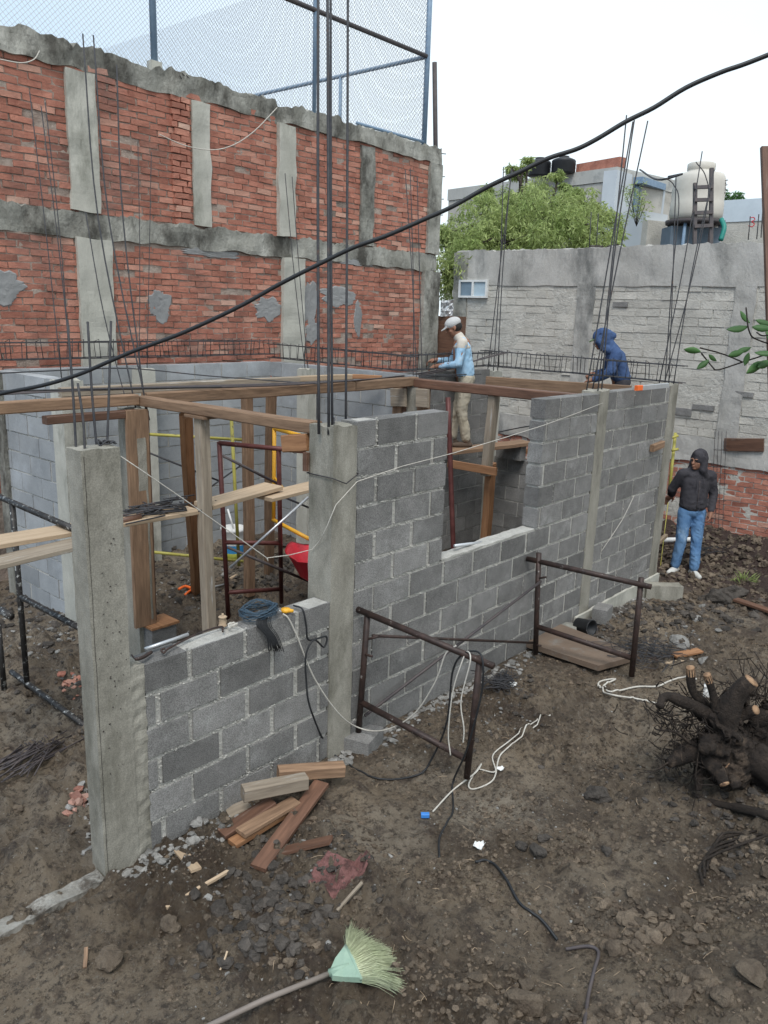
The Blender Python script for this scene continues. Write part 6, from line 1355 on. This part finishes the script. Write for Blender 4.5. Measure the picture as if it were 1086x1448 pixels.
# -- hooded man standing on the ground, front to the camera, head turned to the left of the picture
f1 = onG(960, 803); f2 = onG(975, 815); b3 = (f1+f2)/2; b3.z = min(g(f1.x, f1.y), g(f2.x, f2.y))+.0
FD = YAW+math.pi+.05
rot3 = Matrix.Rotation(FD, 3, 'Z')
p3_ = thing('person', tuple(b3), 'man in a charcoal hooded jacket, blue jeans and white shoes standing by the corner column', 'person')
# local frame: +x to the camera, +y to the right of the picture
S3 = 1.0
hd, Mh, fh = head((.03, -.015, 1.475), -1.05, .03, 1.0)
shL, shR = (0, .185, 1.29), (-.02, -.17, 1.30); elL, elR = (-.01, .255, 1.04), (-.12, -.235, 1.08); wL, wR = (.10, .20, .83), (-.20, -.20, .98)
aL, kL, hL = (.10, .075, .09), (.05, .085, .44), (0, .085, .82); aR, kR, hR = (-.02, -.12, .09), (.02, -.10, .44), (0, -.085, .82)
body = [('c', (0, 0, .84), (-.01, 0, 1.08), .09, .09), ('c', (-.01, 0, 1.08), (-.02, 0, 1.24), .09, .08), ('c', (-.015, 0, 1.26), (.01, -.01, 1.41), .052, .052)]+hd+arm(shL, elL, wL)+arm(shR, elR, wR)+legs(aL, kL, hL, (.075, .05, .038))+legs(aR, kR, hR, (.075, .05, .038))+hand(wL, (.35, -.35, -.9), (-.2, -1, 0), 1, .5)+hand(wR, (-.5, -.3, -.6), (1, 0, 0), -1, .6)
blob('body', body, .0072, M['skin'], p3_, None, rot3, 3)
hood = torso((0, 0, .90), (0, 0, 1.21), (.130, .172), (.118, .172))+[ ('c', shL, (0, 0, 1.305), .068, .078), ('c', shR, (0, 0, 1.305), .068, .078), ('c', shL, elL, .068, .058), ('c', elL, (.085, .205, .865), .056, .044), ('c', shR, elR, .068, .056), ('c', elR, (-.19, -.205, 1.0), .062, .048)]
hood += [('e', fh((-.026, 0, .038)), (.112, .098, .118)), ('c', fh((.045, 0, .095)), fh((-.02, 0, .10)), .040, .05), ('c', fh((-.02, .070, .05)), fh((-.01, .080, -.10)), .045, .050), ('c', fh((-.02, -.070, .05)), fh((-.01, -.080, -.10)), .045, .050), ('c', fh((.0, .085, -.10)), (.06, .10, 1.27), .045, .04), ('c', fh((-.09, 0, .02)), (-.09, 0, 1.33), .07, .09), ('c', fh((-.05, 0, -.05)), (-.02, 0, 1.33), .085, .10), ('c', (.045, .06, 1.30), (.045, -.06, 1.29), .055, .055), ('c', (.05, .0, 1.27), (.05, .0, 1.2), .06, .06), ('c', (.095, .06, .96), (.095, -.06, .96), .035, .035)]
blob('hooded_jacket', hood, .0105, M['char'], p3_, None, rot3, 9, .017, 11)
mb = MB(); mb.tube([rot3 @ Vector(v)+b3 for v in ((.120, .0, .86), (.128, .0, 1.02), (.122, .0, 1.18), (.112, .0, 1.24))], .005, 5); mb.build('zip', M['darksteel'], p3_)
for s_ in (1, -1):
    mb = MB(); mb.tube([rot3 @ Vector(v)+b3 for v in ((.125, .035*s_, 1.29), (.145, .045*s_, 1.20), (.15, .05*s_, 1.14))], .0035, 5); mb.build('hood_cord', M['char'], p3_)
blob('jeans', [('e', (-.005, 0, .84), (.115, .16, .10)), ('c', hL, kL, .092, .070), ('c', kL, (aL[0], aL[1], .11), .068, .060), ('c', hR, kR, .092, .070), ('c', kR, (aR[0], aR[1], .11), .068, .060)], .0105, M['jeans'], p3_, None, rot3, 6, .018, 10)
blob('shoe', shoe(aL, (.98, .1), .05), .009, M['wshoe'], p3_, None, rot3, 2); blob('shoe', shoe(aR, (.62, -.75), .05), .009, M['wshoe'], p3_, None, rot3, 2)
blob('hair', [('e', fh((-.02, 0, .062)), (.086, .072, .06))], .008, M['hair'], p3_, None, rot3, 2)
face_bits(fh, p3_, rot3, 1)

# ------------------------------------------------------------------ tidy
bpy.data.scenes.remove(tmp_scene)
for o in list(col.objects):
    if '_loc' in o: del o['_loc']
